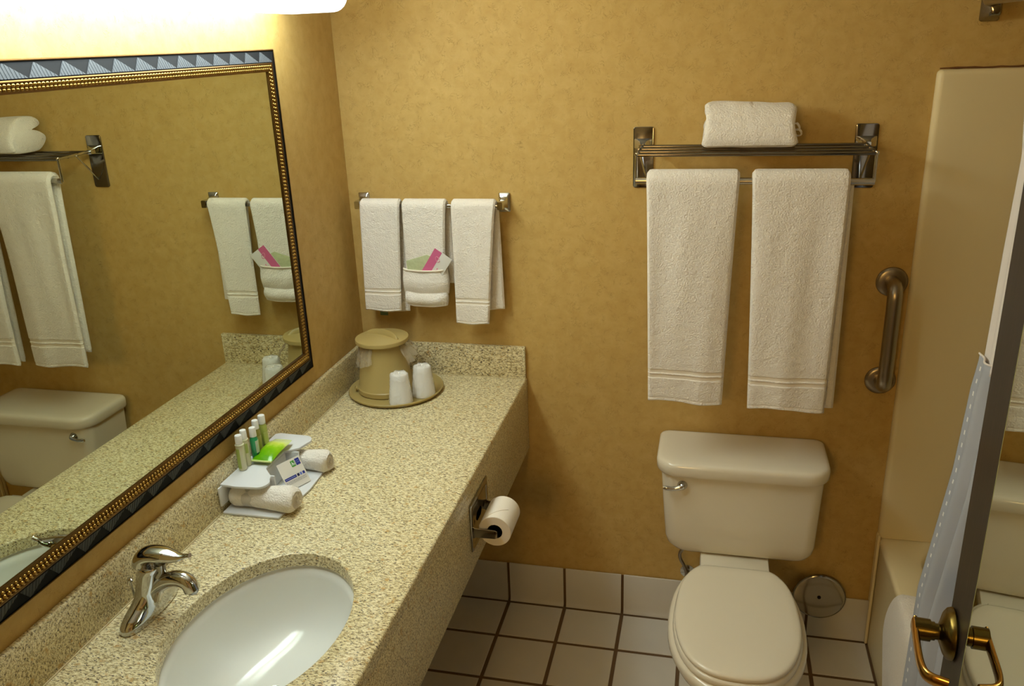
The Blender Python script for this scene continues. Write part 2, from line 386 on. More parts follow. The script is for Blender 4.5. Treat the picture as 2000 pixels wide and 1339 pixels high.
# ================================================================== WALL MIRROR
mr = thing('wall_mirror', 'large rectangular mirror in a black and gilt beaded frame on the left wall', 'mirror', (0, -1.16, 1.45))
OY, OZ0, OZ1 = -.381, 1.013, 1.873; IY, IZ0, IZ1 = -.437, 1.075, 1.821; FY = -1.93
FI = FY+.056
obj('mirror_glass', MB().box(.004, .014, FI-.005, IY+.005, IZ0-.005, IZ1+.005), M_MIRROR, mr, smooth=False)
# frame profile: t = 0 outer edge .. 1 inner lip ; x height
def fr_ring(t, x):
    y1 = OY+(IY-OY)*t; y0 = FY+(FI-FY)*t; z0 = OZ0+(IZ0-OZ0)*t; z1 = OZ1+(IZ1-OZ1)*t
    return [(x, y1, z0), (x, y1, z1), (x, y0, z1), (x, y0, z0)]
BT = .60
prof = [(0, .001), (0, .0065), (.03, .009), (.07, .009), (.075, .008), (BT-.03, .0185), (BT, .0185)]
obj('frame', MB().loft([fr_ring(t, x) for t, x in prof]+[fr_ring(BT, .001)], cap=False), M_FRAME, mr, angle=20)
obj('outer_gilt_edge', MB().loft([fr_ring(t, x) for t, x in [(-.02, .001), (-.02, .007), (.02, .010), (.045, .010), (.05, .0085)]], cap=False), M_GOLD_D, mr, angle=30)
obj('inner_gilt_moulding', MB().loft([fr_ring(t, x) for t, x in [(BT, .001), (BT, .0195), (BT+.04, .0205), (BT+.08, .020), (BT+.10, .0175), (.90, .0165), (.92, .0180), (.985, .0180), (1.0, .0175), (1.0, .0142)]], cap=False), M_GOLD_D, mr, angle=30)
# beads : two rows all round (too many to pick apart)
def beads():
    mb = MB(); P = .0092; oct_ = []
    for row, (t, r) in enumerate(((BT+.15, .0040), (BT+.275, .0034))):
        y1 = OY+(IY-OY)*t; y0 = FY+(FI-FY)*t; z0 = OZ0+(IZ0-OZ0)*t; z1 = OZ1+(IZ1-OZ1)*t
        sp = []
        n = int((y1-y0)/P)
        for k in range(n+1): yy = y0+(y1-y0)*k/n; sp += [(yy, z0, 0), (yy, z1, 0)]
        n = int((z1-z0)/P)
        for k in range(1, n): zz = z0+(z1-z0)*k/n; sp += [(y1, zz, 1), (y0, zz, 1)]
        for (yy, zz, v) in sp:
            cx = .0185 if row == 0 else .0178; vs = []; fs = []
            L = r*1.0
            for a in range(3):
                th = PI/2*a/3
                for b in range(8):
                    ph = 2*PI*b/8
                    vs.append((cx-.001+r*math.sin(th), yy+L*math.cos(th)*math.cos(ph), zz+L*math.cos(th)*math.sin(ph)))
            vs.append((cx-.001+r, yy, zz))
            for a in range(2):
                for b in range(8): fs.append((a*8+b, a*8+(b+1)%8, (a+1)*8+(b+1)%8, (a+1)*8+b))
            for b in range(8): fs.append((16+b, 16+(b+1)%8, 24))
            mb.add(vs, fs)
    return mb
bo = obj('beads', beads(), M_GOLD, mr, angle=80); bo['kind'] = 'stuff'
# zigzag of ribbed wedge triangles on the band
def tri_top(yc, z_in, z_out, x_in, x_out, per, apex=.40):
    mb = MB(); n = 9; ya_, yb2 = yc-per/2+.001, yc+per/2-.001; W = yb2-ya_
    def top(q): return max(0.0, min(1, q/apex if q < apex else (1-q)/(1-apex)))
    for k in range(n):
        q0, q1 = k/n, (k+1)/n; qm = (q0+q1)/2
        for (p, q, lift) in ((q0, qm, .0014), (qm, q1, .0007)):
            tp, tq = top(p), top(q)
            def pt(a, t, l): return (x_in+(x_out-x_in)*t+l, ya_+a*W, z_in+(z_out-z_in)*t)
            vs = [pt(p, 0, lift), pt(q, 0, lift), pt(q, tq, lift), pt(p, tp, lift), pt(p, 0, -.001), pt(q, 0, -.001), pt(q, tq, -.001), pt(p, tp, -.001)]
            mb.add(vs, [(0,1,2,3),(4,7,6,5),(0,4,5,1),(1,5,6,2),(2,6,7,3),(3,7,4,0)])
    return mb
ta, tb = BT-.04, .09
xa_, xb_ = .0182, .0086
for k in range(24):
    yc = -.443-.0672*k
    if yc < FY+.05: break
    for (Z0, ZI) in ((OZ1, IZ1), (OZ0, IZ0)):
        obj('triangle_inlay', tri_top(yc, Z0+(ZI-Z0)*ta, Z0+(ZI-Z0)*tb, xa_, xb_, .0672), M_FRAME_L, mr, smooth=False)

# ================================================================== VANITY LIGHT
lt = thing('vanity_light', 'long white wraparound light fixture mounted above the mirror', 'lamp', (0, -.85, 1.955))
LY0, LY1, LZ0, LZ1, LX = -1.46, -.21, 1.957, 2.09, .17
def em(name, col, st):
    m = bpy.data.materials.new(name); m.use_nodes = True; nt = m.node_tree; b = nt.nodes['Principled BSDF']
    b.inputs['Base Color'].default_value = (.9, .9, .88, 1); b.inputs['Emission Color'].default_value = (*col, 1); b.inputs['Emission Strength'].default_value = st
    b.inputs['Roughness'].default_value = .4
    return m
def light_body(ys):
    rings = []
    for y, k in ys:
        zc = (LZ0+LZ1)/2; hz = (LZ1-LZ0)/2*(.75+.25*k); x = LX*(.35+.65*k)
        rings.append([(p[0], y, p[1]) for p in rrect(.012, x, zc-hz, zc+hz, (.045*k, .002, .002, .045*k), 6)])
    return MB().loft(rings)
M_DIF = em('lamp_diffuser', LAMP_COLOR, LAMP_STRENGTH)
nt = M_DIF.node_tree; tcd = nn(nt, 'ShaderNodeTexCoord'); sxd = nn(nt, 'ShaderNodeSeparateXYZ'); nt.links.new(tcd.outputs['Object'], sxd.inputs[0])
# the tubes stop short of the diffuser's ends, so it glows less there
abd = nn(nt, 'ShaderNodeMath', operation='ABSOLUTE'); nt.links.new(sxd.outputs['Y'], abd.inputs[0])
mrd = nn(nt, 'ShaderNodeMapRange', interpolation_type='SMOOTHSTEP'); nt.links.new(abd.outputs[0], mrd.inputs['Value'])
for k_, v_ in (('From Min', .36), ('From Max', .60), ('To Min', LAMP_STRENGTH), ('To Max', 1.5)): mrd.inputs[k_].default_value = v_
nt.links.new(mrd.outputs[0], nt.nodes['Principled BSDF'].inputs['Emission Strength'])
obj('diffuser', light_body(((LY1, .55), (LY1-.012, .8), (LY1-.03, .93), (LY1-.055, 1.0), (LY0+.055, 1), (LY0+.03, .93), (LY0+.012, .8), (LY0, .55))), M_DIF, lt, angle=50)
obj('backplate', MB().box(.0005, .0115, LY0+.02, LY1-.02, LZ0+.012, LZ1-.012), M_WHITE, lt, bevel=.002)

# ================================================================== DRAPED CLOTH
def drape(x0t, x1t, x0b, x1b, by, bz, r, zf, zb, th, bx=None, amp=.003, seed=0, band=None, nx=36, ns=90, sag=0, hemwave=0, flare=0):
    """towel over a bar parallel to x. returns MB (materials 0 terry, 1 woven band)"""
    mb = MB(); path = []
    rc = r+th/2
    Lf = bz-zf; Lb = bz-zb; La = PI*rc; tot = Lf+La+Lb
    N = ns
    nd = int(.14/.0022); ss = [.0022*i for i in range(nd)]; t0_ = .0022*nd; N = nd+ns; ss += [t0_+(tot-t0_)*i/ns for i in range(ns+1)]
    rows = []
    for s in ss:
        if s < Lf: y, z, ny, nz, side, h = by-rc, zf+s, -1, 0, 0, s
        elif s < Lf+La:
            a = (s-Lf)/rc; y, z, ny, nz, side, h = by-rc*math.cos(a), bz+rc*math.sin(a), -math.cos(a), math.sin(a), 1, 0
        else:
            d = s-Lf-La; y, z, ny, nz, side, h = by+rc, bz-d, 1, 0, 2, Lb-d
        rows.append((y, z, ny, nz, side, h))
    grid_o = []; grid_i = []; bandrow = []
    bxx = bx or (x0t, x1t, x0b, x1b)
    for (y, z, ny, nz, side, h) in rows:
        d = max(0, (bz-z)); 
        if side == 2: xa = bxx[0]+(bxx[2]-bxx[0])*min(1, d/Lb)**.8; xb = bxx[1]+(bxx[3]-bxx[1])*min(1, d/Lb)**.8; yy = y-min(0, 0)
        else: xa = x0t+(x0b-x0t)*min(1, d/Lf)**.8; xb = x1t+(x1b-x1t)*min(1, d/Lf)**.8
        ro, ri = [], []; isb = False; rec = 0
        if band and side == 0:
            for (b0, b1, dep) in band:
                if b0 <= h <= b1: rec = dep; isb = True
        edge_h = min(1, h/.006+.35) if side != 1 else 1
        bandrow.append(isb)
        for i in range(nx+1):
            u = i/nx; e = min(u, 1-u)*(xb-xa); et = math.sqrt(max(0, 1-(1-min(1, e/(th*.55)))**2))
            wv = min(1, d/.15)
            off = amp*wv*(math.sin(u*7.1+seed+z*2.5)*.6+math.sin(u*15+seed*2.1-z*4)*.25+.35*math.sin(z*11+seed+u*3)) * (1 if side != 2 else .3)
            fl_ = -flare*min(1, d/Lf)**1.5 if side != 2 else 0
            zz = z + hemwave*math.sin(u*6+seed)*max(0, 1-h/.08) if side != 1 else z
            x = xa+(xb-xa)*u
            t2 = th/2*max(.12, et)*edge_h
            ro.append((x, y+fl_-(off if side != 2 else -off)+ny*(t2-rec), zz+nz*t2))
            ri.append((x, y+fl_-(off if side != 2 else -off)-ny*(t2-rec*.3), zz-nz*t2))
        grid_o.append(ro); grid_i.append(ri)
    nr = N+1; W = nx+1
    vs = [p for r_ in grid_o for p in r_]+[p for r_ in grid_i for p in r_]; o2 = nr*W
    for j in range(nr-1):
        mi = 1 if (bandrow[j] and bandrow[j+1]) else 0
        fo = [(j*W+i, j*W+i+1, (j+1)*W+i+1, (j+1)*W+i) for i in range(nx)]
        mb.f += fo; mb.m += [mi]*nx
        fi_ = [(o2+j*W+i, o2+(j+1)*W+i, o2+(j+1)*W+i+1, o2+j*W+i+1) for i in range(nx)]
        mb.f += fi_; mb.m += [0]*nx
        for i, q in ((0, 1), (nx, 0)):
            mb.f.append((j*W+i, (j+1)*W+i, o2+(j+1)*W+i, o2+j*W+i)); mb.m.append(0)
    for j in (0, nr-1):
        for i in range(nx): mb.f.append((j*W+i, j*W+i+1, o2+j*W+i+1, o2+j*W+i)); mb.m.append(0)
    mb.v = vs; return mb
TM = [M_TOWEL, M_BAND]
def band_of(z0, z1, zf, zhem):  # two ridges with recessed woven strip
    a, b = z0-zf, z1-zf; d = .0026
    return [(a, a+(b-a)*.40, d), (a+(b-a)*.60, b, d), (zhem, zhem+.0035, .0012)]

# ================================================================== TOWEL SHELF with bath towels
sh = thing('towel_shelf', 'chrome towel shelf of parallel rods with lower bar above the toilet', 'shelf', (1.2, 0, 1.55))
for (xa, xb) in ((.879, .936), (1.463, 1.521)):
    obj('wall_plate', MB().prism(rrect(xa, xb, 1.463, 1.632, .007), (0, -.001, 0), (1,0,0), (0,0,1), (0, -.004, 0)), mat('plate_chrome', (146, 144, 144), rough=.12, metal=1), sh, bevel=.0012)
    xm = (xa+xb)/2
    hood = []
    for y, hw, z0, z1 in ((-.005, .026, 1.572, 1.600), (-.012, .020, 1.573, 1.599), (-.020, .012, 1.574, 1.594), (-.035, .008, 1.574, 1.588)):
        hood.append([(p[0], y, p[1]) for p in rrect(xm-hw, xm+hw, z0, z1, .003, 3)])
    obj('mount_post', MB().loft(hood), M_CHROME, sh, angle=30)
RX0, RX1 = .904, 1.491
ya, yb_ = -.030, -.180
for xe, xm in ((RX0, .9075), (RX1, 1.492)):
    obj('end_arm', MB().tube([(xe+(.004 if xe < 1 else -.002), -.03, 1.583), (xe, yb_, 1.5775)], (.0045, .0035), n=12), M_CHROME, sh)
    obj('end_drop', MB().tube([(xe, yb_, 1.581), (xe, yb_, 1.508)], .0042, n=12).lathe([(.0005, 0), (.005, .001), (.006, .005), (.005, .009), (.0005, .010)], (xe, yb_-.0, 1.574), n=14), M_CHROME, sh)
    obj('brace', MB().tube([(xe, -.1, 1.579), (xe+(.012 if xe < 1 else -.005), -.006, 1.49)], .0028, n=10), M_CHROME, sh)
for k, y in enumerate((-.045, -.09, -.135, -.180)):
    z = 1.583+(1.5775-1.583)*(-y-.03)/.15
    obj('rod', MB().tube([(RX0, y, z), (RX1, y, z)], .0048, n=14), mat('rod_chrome', (128, 120, 108), rough=.12, metal=1), sh)
obj('lower_bar', MB().tube([(RX0-.001, yb_, 1.511), (RX1+.001, yb_, 1.508)], .009, n=16), mat('satin_chrome', (205, 200, 188), rough=.25, metal=1), sh)
BZ = 1.5095
t1 = obj('bath_towel', drape(.932, 1.168, .947, 1.152, -.18, BZ, .0095, .889, .93, .022, bx=(.934, 1.166, .955, 1.145), amp=.006, seed=.4, band=band_of(.963, .990, .889, .010), hemwave=.003, ns=120), TM)
tag(t1, 'white bath towel hanging on the left half of the chrome shelf bar', 'towel', 'bath towels on the shelf bar')
t2 = obj('bath_towel', drape(1.199, 1.434, 1.221, 1.424, -.18, BZ, .0095, .884, .885, .022, bx=(1.21, 1.449, 1.235, 1.452), amp=.006, seed=2.4, band=band_of(.958, .985, .884, .010), hemwave=-.004, ns=120), TM)
tag(t2, 'white bath towel on the right half of the chrome shelf bar, back layer showing', 'towel', 'bath towels on the shelf bar')
# folded towel on the shelf
def folded():
    """thick folded towel: outline in y,z swept along x; folds open at the ends"""
    mb = MB()
    prof = []
    # S-shaped fold seen at the end: build as closed outline with creases
    outl = [(-.168, 1.598), (-.172, 1.612), (-.168, 1.640), (-.150, 1.672), (-.128, 1.694), (-.105, 1.703), (-.075, 1.703), (-.045, 1.700), (-.030, 1.690), (-.028, 1.678), (-.045, 1.668), (-.070, 1.660),
            (-.040, 1.655), (-.018, 1.640), (-.014, 1.625), (-.022, 1.608), (-.035, 1.598), (-.060, 1.590), (-.110, 1.588), (-.150, 1.590)]
    P = smoothpts([Vector((0, a, b)) for a, b in outl]+[Vector((0, *outl[0]))], 2)[:-1]
    n = 40; rings = []
    x0, x1 = 1.074, 1.300
    cy, cz = -.10, 1.64
    for i in range(n+1):
        t = i/n; x = x0+(x1-x0)*t; e = min(t, 1-t)*(x1-x0)
        k = 1-.10*max(0, 1-e/.012)**2
        ring = []
        for j, p in enumerate(P):
            dx = .004*math.sin(j*.35+1)*(1 if t > .5 else -1)*max(0, 1-e/.05)
            wob = .0035*math.sin(t*7+j*.21)+.002*math.sin(t*17+j*.4)
            ring.append((x+dx+(p.z-1.64)*(-.05 if t > .5 else .04), cy+(p.y-cy)*k, max(1.5895, cz+(p.z-cz)*(k+wob*4)-.008*t*(1 if p.z > 1.65 else 0))))
        rings.append(ring)
    return mb.loft(rings)
fd = thing('folded_towel', 'white folded bath towel lying on top of the chrome shelf rods', 'towel', (1.19, -.1, 1.588))
obj('towel_body', folded(), M_TOWEL, fd, angle=70)
# loose ruffled corner at the right end
mb = MB(); rg = []
for i in range(26):
    t = i/25; rg.append([(1.300+.016*math.sin(t*PI)+.005*math.sin(t*14), -.15+.055*t+.004*math.cos(t*20), 1.652-.058*t+.006*math.sin(t*16)+dz) if False else
                         (1.298+.018*abs(math.sin(t*8.5))*math.sin(t*PI)+a, -.13+.05*t, 1.645-.048*t+.004*math.sin(t*18)+b) for a, b in ((0, 0), (.004, .001), (.004, .004), (0, .003))])
obj('loose_corner', MB().loft(rg), M_TOWEL, fd, angle=60)

# ================================================================== SMALL TOWEL BAR
tb_ = thing('towel_bar', 'short chrome towel bar with square posts above the ice bucket', 'towel bar', (.28, 0, 1.42))
for x in (.052, .499):
    obj('post', MB().loft([[(p[0], y, p[1]) for p in rrect(x-hw, x+hw, 1.419-hh, 1.419+hh, rr, 3)] for y, hw, hh, rr in
        ((-.001, .0175, .0285, .004), (-.006, .0175, .0285, .004), (-.010, .0145, .025, .004), (-.013, .012, .017, .003), (-.030, .0095, .012, .003), (-.040, .009, .0125, .003), (-.060, .009, .0125, .003), (-.066, .008, .0115, .003))]), M_CHROME, tb_, angle=30)
obj('bar', MB().box(.052, .499, -.0575, -.0485, 1.4115, 1.4205), M_CHROME, tb_, bevel=.0012)
HB_Y, HB_Z = -.053, 1.416
a = obj('hand_towel', drape(.062, .190, .051, .170, HB_Y, HB_Z, .0085, 1.088, 1.078, .0135, bx=(.064, .196, .066, .186), amp=.002, seed=1.1, band=band_of(1.142, 1.162, 1.088, .006), ns=110, nx=26, hemwave=.002, flare=.006), TM)
tag(a, 'white hand towel at the left end of the short bar, nearest the corner', 'towel', 'hand towels on the short bar')
b = thing('hand_towel', 'white hand towel with its end folded up into a pocket, middle of the short bar', 'towel', (.26, HB_Y, 1.1), group='hand towels on the short bar')
obj('towel_body', drape(.197, .334, .196, .318, HB_Y, HB_Z, .0085, 1.165, 1.175, .0135, bx=(.2, .343, .21, .345), amp=.0015, seed=3.3, ns=70, nx=26), TM, b)
c3 = obj('hand_towel', drape(.351, .486, .349, .454, HB_Y, HB_Z, .0085, 1.056, 1.093, .0135, bx=(.36, .489, .375, .495), amp=.003, seed=5.2, band=band_of(1.118, 1.138, 1.056, .006), ns=115, nx=26, hemwave=-.003, flare=.006), TM)
tag(c3, 'white hand towel hanging lowest, at the right end of the short bar', 'towel', 'hand towels on the short bar')
def pocket(z0, z1, xl, xr, dep, yb, curve, top_flat, ns=22, nx=30, seed=0):
    rings = []
    for j in range(ns+1):
        t = j/ns; z = z0+(z1-z0)*t
        if top_flat: d = dep*math.sin(min(1, t/.55)*PI/2)**.6 if t < .55 else dep*(1-.30*((t-.55)/.45))
        else: d = dep*math.sin(PI*min(.92, max(.08, t)))**.5
        ex = .004*math.sin(t*PI)
        ring = []
        for i in range(nx+1):
            u = i/nx; f = max(0, 1-abs(2*u-1)**4)**.5
            ring.append((xl-ex+(xr-xl+2*ex)*u, yb-max(.001, d*f)+.0012*math.sin(u*14+seed+t*3), z-curve*math.sin(PI*u)*(1 if not top_flat or t < .5 else .3)))
        for i in range(nx, -1, -1):
            u = i/nx; ring.append((xl-ex+(xr-xl+2*ex)*u, yb+.003, z-curve*math.sin(PI*u)*(1 if not top_flat or t < .5 else .3)))
        rings.append(ring)
    return MB().loft(rings)
YP = HB_Y-.0155
obj('pocket_lower_roll', pocket(1.112, 1.160, .190, .322, .026, YP, .004, False, seed=2), M_TOWEL, b, angle=60)
obj('pocket_flap', pocket(1.150, 1.226, .186, .328, .024, YP, .010, True, seed=5), M_TOWEL, b, angle=60)
obj('pocket_hem', MB().tube([(.187+.140*i/20, YP-.020*max(0, 1-abs(i/10-1)**4)**.5-.0005, 1.2265-.003*math.sin(PI*i/20)) for i in range(21)], .0028, n=8), M_BAND, b)
# packets tucked into the pocket
pk = thing('pink_packet', 'small pink and white packet standing tilted in the towel pocket', 'packet', (.30, -.085, 1.22))
o = Vector((.298, -.0810, 1.295)); u = Vector((.83, -.02, -.557)).normalized(); v = Vector((-.53, .04, -.848)); v = (v-u*v.dot(u)).normalized(); nrm = u.cross(v).normalized()
if nrm.y > 0: nrm = -nrm
WPK = mat('packet_white', (222, 220, 214), rough=.35); PINK = mat('packet_pink', (210, 106, 148), rough=.35)
def quad(mb, a0, a1, b0, b1, lift, th, mi=0, skew=0):
    p = [o+u*a0+v*b0, o+u*a1+v*b0, o+u*a1+v*b1, o+u*a0+v*b1]
    return mb.loft([[q+nrm*lift for q in p], [q+nrm*(lift+th) for q in p]], mi=mi)
obj('wrapper', quad(MB(), 0, .062, 0, .094, 0, .0025), WPK, pk, bevel=.0006)
obj('pink_panel', quad(MB(), 0, .026, .0, .094, .0026, .0003), PINK, pk, smooth=False)
# swirl emblem and unreadable print
sw = MB()
pts = [o+u*(.020+.012*math.cos(t)+t*.0028)+v*(.026+.007*math.sin(t*1.3)) + nrm*.0033 for t in [k*.35 for k in range(14)]]
sw.tube(pts, .0012, n=6)
obj('emblem', sw, mat('packet_rose', (226, 150, 176), rough=.4), pk)
pr_ = MB()
for k in range(5): quad(pr_, .036, .0395, .050+k*.0075, .0555+k*.0075, .0026, .0003)
obj('print', pr_, mat('packet_rose2', (222, 140, 170), rough=.4), pk, smooth=False)
pr_ = MB()
for k in range(3): quad(pr_, .030, .032, .066+k*.007, .070+k*.007, .0026, .0003); quad(pr_, .049, .0525, .048+k*.008, .0535+k*.008, .0026, .0003)
obj('print', pr_, mat('packet_ink', (70, 74, 70), rough=.5), pk, smooth=False)
gp = MB(); poly = [(.203, 1.215), (.200, 1.252), (.235, 1.262), (.268, 1.272), (.292, 1.262), (.290, 1.215)]
gp.prism(poly, (0, -.0735, 0), (1,0,0), (0,0,1), (0, -.004, 0))
g_ = obj('clear_packet', gp, mat('clear_green_film', (204, 212, 168), rough=.15, spec=.8, trans=.2, bump=.004, bscale=60), bevel=.0015)
tag(g_, 'clear pale green plastic packet in the towel pocket, behind the pink one', 'packet')
tg = obj('fabric_tag', MB().box(.082, .108, -.036, -.0335, 1.060, 1.082), mat('tag_green', (96, 122, 92), rough=.6), bevel=.0008)
tag(tg, 'small grey-green tag peeking out below the leftmost hand towel', 'tag')

# ================================================================== TRAY, BUCKET, CUPS
TC = (.168, -.1655)
ty = obj('tray', MB().lathe([(.0005, .0005), (.125, .0005), (.135, .001), (.143, .006), (.147, .0125), (.1455, .0145), (.1425, .0135), (.137, .0065), (.130, .0038), (.0005, .0036)], (TC[0], TC[1], ZT), n=72), M_BEIGE, angle=50)
tag(ty, 'round beige plastic tray in the back corner of the counter', 'tray')
BK = (.135, -.165); zt = ZT+.0042
bk = thing('ice_bucket', 'beige plastic ice bucket with lid standing on the round tray', 'ice bucket', (BK[0], BK[1], zt))
obj('body', MB().lathe([(.0005, 0), (.084, 0), (.0875, .003), (.0875, .016), (.0855, .018), (.084, .020), (.0665, .158), (.0660, .160), (.0640, .160), (.063, .156), (.0005, .150)], (*BK, zt), n=56), M_BEIGE, bk, angle=40)
ld = obj('lid', MB().lathe([(.060, .1602), (.080, .1604), (.0815, .162), (.0818, .170), (.0808, .1725), (.078, .1736), (.0005, .1765)], (*BK, zt), n=56), M_BEIGE, bk, angle=40)
hd = MB(); rings = []
for k in range(25):
    t = k/24; a_ = -1+2*t; h = .020*math.sqrt(max(0, 1-a_*a_)); d_ = Vector((.93, -.36, 0)).normalized(); nv = Vector((.36, .93, 0)).normalized()
    c_ = Vector((BK[0], BK[1], zt+.1735))+d_*(a_*.066)+nv*(.012*(1-a_*a_))
    rings.append([c_-nv*.006+Vector((0,0,-.001)), c_-nv*.003+Vector((0,0,h*.8)), c_+Vector((0,0,h)), c_+nv*.003+Vector((0,0,h*.8)), c_+nv*.006+Vector((0,0,-.001))])
obj('handle', hd.loft(rings), M_BEIGE, ld, angle=50)
def film(name, rgb, a):
    m = bpy.data.materials.new(name); m.use_nodes = True; nt = m.node_tree; L = nt.links
    b = nt.nodes['Principled BSDF']; b.inputs['Base Color'].default_value = (*lin(rgb), 1); b.inputs['Roughness'].default_value = .12; b.inputs['Alpha'].default_value = a
    tc = nn(nt, 'ShaderNodeTexCoord'); n = nn(nt, 'ShaderNodeTexNoise'); n.inputs['Scale'].default_value = 45; n.inputs['Distortion'].default_value = 1
    bp = nn(nt, 'ShaderNodeBump'); bp.inputs['Distance'].default_value = .006; L.new(tc.outputs['Object'], n.inputs['Vector']); L.new(n.outputs[0], bp.inputs['Height']); L.new(bp.outputs[0], b.inputs['Normal'])
    return m
M_FILM = film('liner_film', (214, 200, 172), .42)
def bag(a0, a1, drop, flare, seed):
    rings = []; n = 26
    for j in range(9):
        t = j/8; ring = []
        for i in range(n+1):
            a_ = math.radians(a0+(a1-a0)*i/n)
            r = .0685+flare*t+.004*math.sin(i*1.1+seed)*t+.003*math.sin(i*2.3+j+seed)
            dr = drop*(.75+.25*math.sin(i/n*PI+seed))*t
            ring.append((BK[0]+r*math.cos(a_), BK[1]+r*math.sin(a_), zt+.159-dr))
        rings.append(ring)
    mb = MB().loft(rings, cap=False, closed=False); return mb
obj('liner_bag', bag(165, 265, .072, .016, .3), M_FILM, bk, angle=180)
obj('liner_bag', bag(-25, 60, .060, .036, 2.0), M_FILM, bk, angle=180)
obj('bail_clip', MB().lathe([(.0005, 0), (.007, 0), (.008, .004), (.006, .007), (.0005, .008)], (BK[0]-.083, BK[1]-.034, zt+.012), (-.9, -.4, 0), n=16), M_BEIGE, bk)
M_CUPF = mat('foam_cup', (232, 230, 224), rough=.5)
M_WRAP = film('cup_wrap', (245, 243, 238), .38)
def cup(x, y, lab):
    c_ = thing('wrapped_cup', lab, 'cup', (x, y, ZT+.0042), group='wrapped foam cups on the tray')
    z = ZT+.0042
    obj('cup', MB().lathe([(.033, .0005), (.0352, .001), (.0355, .005), (.0345, .007), (.0258, .090), (.0240, .093), (.0225, .0905), (.0005, .0900)], (x, y, z), n=40), M_CUPF, c_, angle=40)
    rings = []; n = 48
    for r, h in ((.0366, .0008), (.0370, .006), (.0345, .030), (.0315, .055), (.0285, .080), (.0270, .093), (.0225, .0965), (.012, .0975), (.003, .0968)):
        rings.append([(x+(r+.0008*math.sin(k*1.3+h*90)*math.sin(k*.51+x*50))*math.cos(2*PI*k/n), y+(r+.0008*math.sin(k*1.9+h*70))*math.sin(2*PI*k/n), z+h+(.0012*math.sin(k*.8) if h > .09 else 0)) for k in range(n)])
    obj('plastic_wrap', MB().loft(rings, cap=False), M_WRAP, c_, angle=60)
cup(.2185, -.2600, 'upturned white cup in clear wrap, the one nearer the counter front')
cup(.2665, -.1900, 'upturned white cup in clear wrap, behind and right of the other')

# ================================================================== AMENITY CADDY
M_ACR = mat('frosted_acrylic', (232, 234, 236), rough=.28, trans=.12, sss=0)
cd = thing('amenity_caddy', 'frosted white plastic stand holding toiletries on the granite counter', 'toiletry stand', (.10, -.79, ZT))
zb_, zs = ZT+.0005, ZT+.066
obj('base_plate', MB().prism([(.022, -.925), (.165, -.925), (.178, -.79), (.170, -.655), (.022, -.655)], (0,0,zb_), (1,0,0), (0,1,0), (0,0,.006)), M_ACR, cd, bevel=.0018)
def arcs(cx, cy, r, a0, a1, n=8): return [(cx+r*math.cos(math.radians(a0+(a1-a0)*k/n)), cy+r*math.sin(math.radians(a0+(a1-a0)*k/n))) for k in range(n+1)]
shelf = [(.018, -.912)]+[(.060, -.916)]+arcs(.105, -.888, .025, -70, 45)+[(.118, -.855), (.092, -.828), (.088, -.822), (.088, -.735), (.096, -.728), (.118, -.71)]+arcs(.102, -.668, .027, -25, 80)+[(.06, -.640), (.030, -.638), (.018, -.645)]
obj('shelf', MB().prism(shelf, (0,0,zs), (1,0,0), (0,1,0), (0,0,.007)), M_ACR, cd, bevel=.002)
obj('front_panel', MB().box(.082, .088, -.832, -.728, zb_+.006, zs), M_ACR, cd, bevel=.001)
obj('side_panel', MB().box(.024, .120, -.846, -.841, zb_+.006, zs), M_ACR, cd, bevel=.001)
obj('side_panel', MB().box(.024, .120, -.722, -.717, zb_+.006, zs), M_ACR, cd, bevel=.001)
obj('back_flange', MB().box(.0185, .023, -.925, -.640, zb_+.02, zs+.002), M_ACR, cd, bevel=.001)
ZB = zs+.0075
def bottle(x, y, r, hb, hc, bodym, lab, labelm=None, lz=(.2, .8), ang=(-80, 60), shoulder=True, tilt=0):
    o_ = thing('toiletry_bottle', lab, 'bottle', (x, y, ZB), group='miniature toiletries on the stand')
    obj('bottle_body', MB().lathe([(.0005, 0), (r*.8, 0), (r, .002), (r, hb-.004), (r*1.06, hb-.0035), (r*1.06, hb-.0015), (r*.75, hb), (.0005, hb)] if shoulder else
        [(.0005, 0), (r*.85, 0), (r, .002), (r, hb-.007), (r*.72, hb), (.0005, hb)], (x, y, ZB), n=28), bodym, o_, angle=40)
    obj('cap', MB().lathe([(.0005, 0), (r*.86, 0), (r*.84, hc-.0015), (r*.76, hc), (.0005, hc)], (x, y, ZB+hb+.0002), n=28), M_WHITE, o_, angle=40)
    if labelm:
        obj('label', MB().lathe([(r+.0002, hb*lz[0]), (r+.0005, hb*lz[0]), (r+.0005, hb*lz[1]), (r+.0002, hb*lz[1])], (x, y, ZB), n=16, a0=math.radians(ang[0]), a1=math.radians(ang[1])), labelm, o_, angle=40)
    return o_
M_LOT = mat('lotion_bottle', (216, 216, 182), rough=.3); M_LEAF = mat('label_leaf_green', (172, 190, 96), rough=.4)
M_GRN = mat('green_liquid', (34, 156, 100), rough=.08, spec=.7, coat=.5); M_OLV = mat('olive_liquid', (150, 146, 70), rough=.1, coat=.5); M_LIM = mat('lime_liquid', (170, 182, 92), rough=.1, coat=.5)
bottle(.036, -.838, .0098, .068, .022, M_LOT, 'cream lotion bottle with white cap and leaf print, frontmost in the row', M_LEAF, (.1, .85), (-150, -70))
bottle(.036, -.816, .0094, .071, .022, M_LOT, 'cream lotion bottle with white cap, right behind the frontmost bottle', M_LEAF, (.5, .85), (-60, -20))
b3 = bottle(.044, -.788, .0098, .064, .023, M_GRN, 'bright emerald green bottle in the middle of the row', mat('label_pale', (200, 212, 196), rough=.4), (.35, .85), (-45, 40), False)
b4 = bottle(.038, -.763, .0096, .072, .022, M_OLV, 'olive-gold shampoo bottle directly behind the emerald green one', mat('label_olive', (172, 166, 92), rough=.4), (.15, .75), (-50, 30), False)
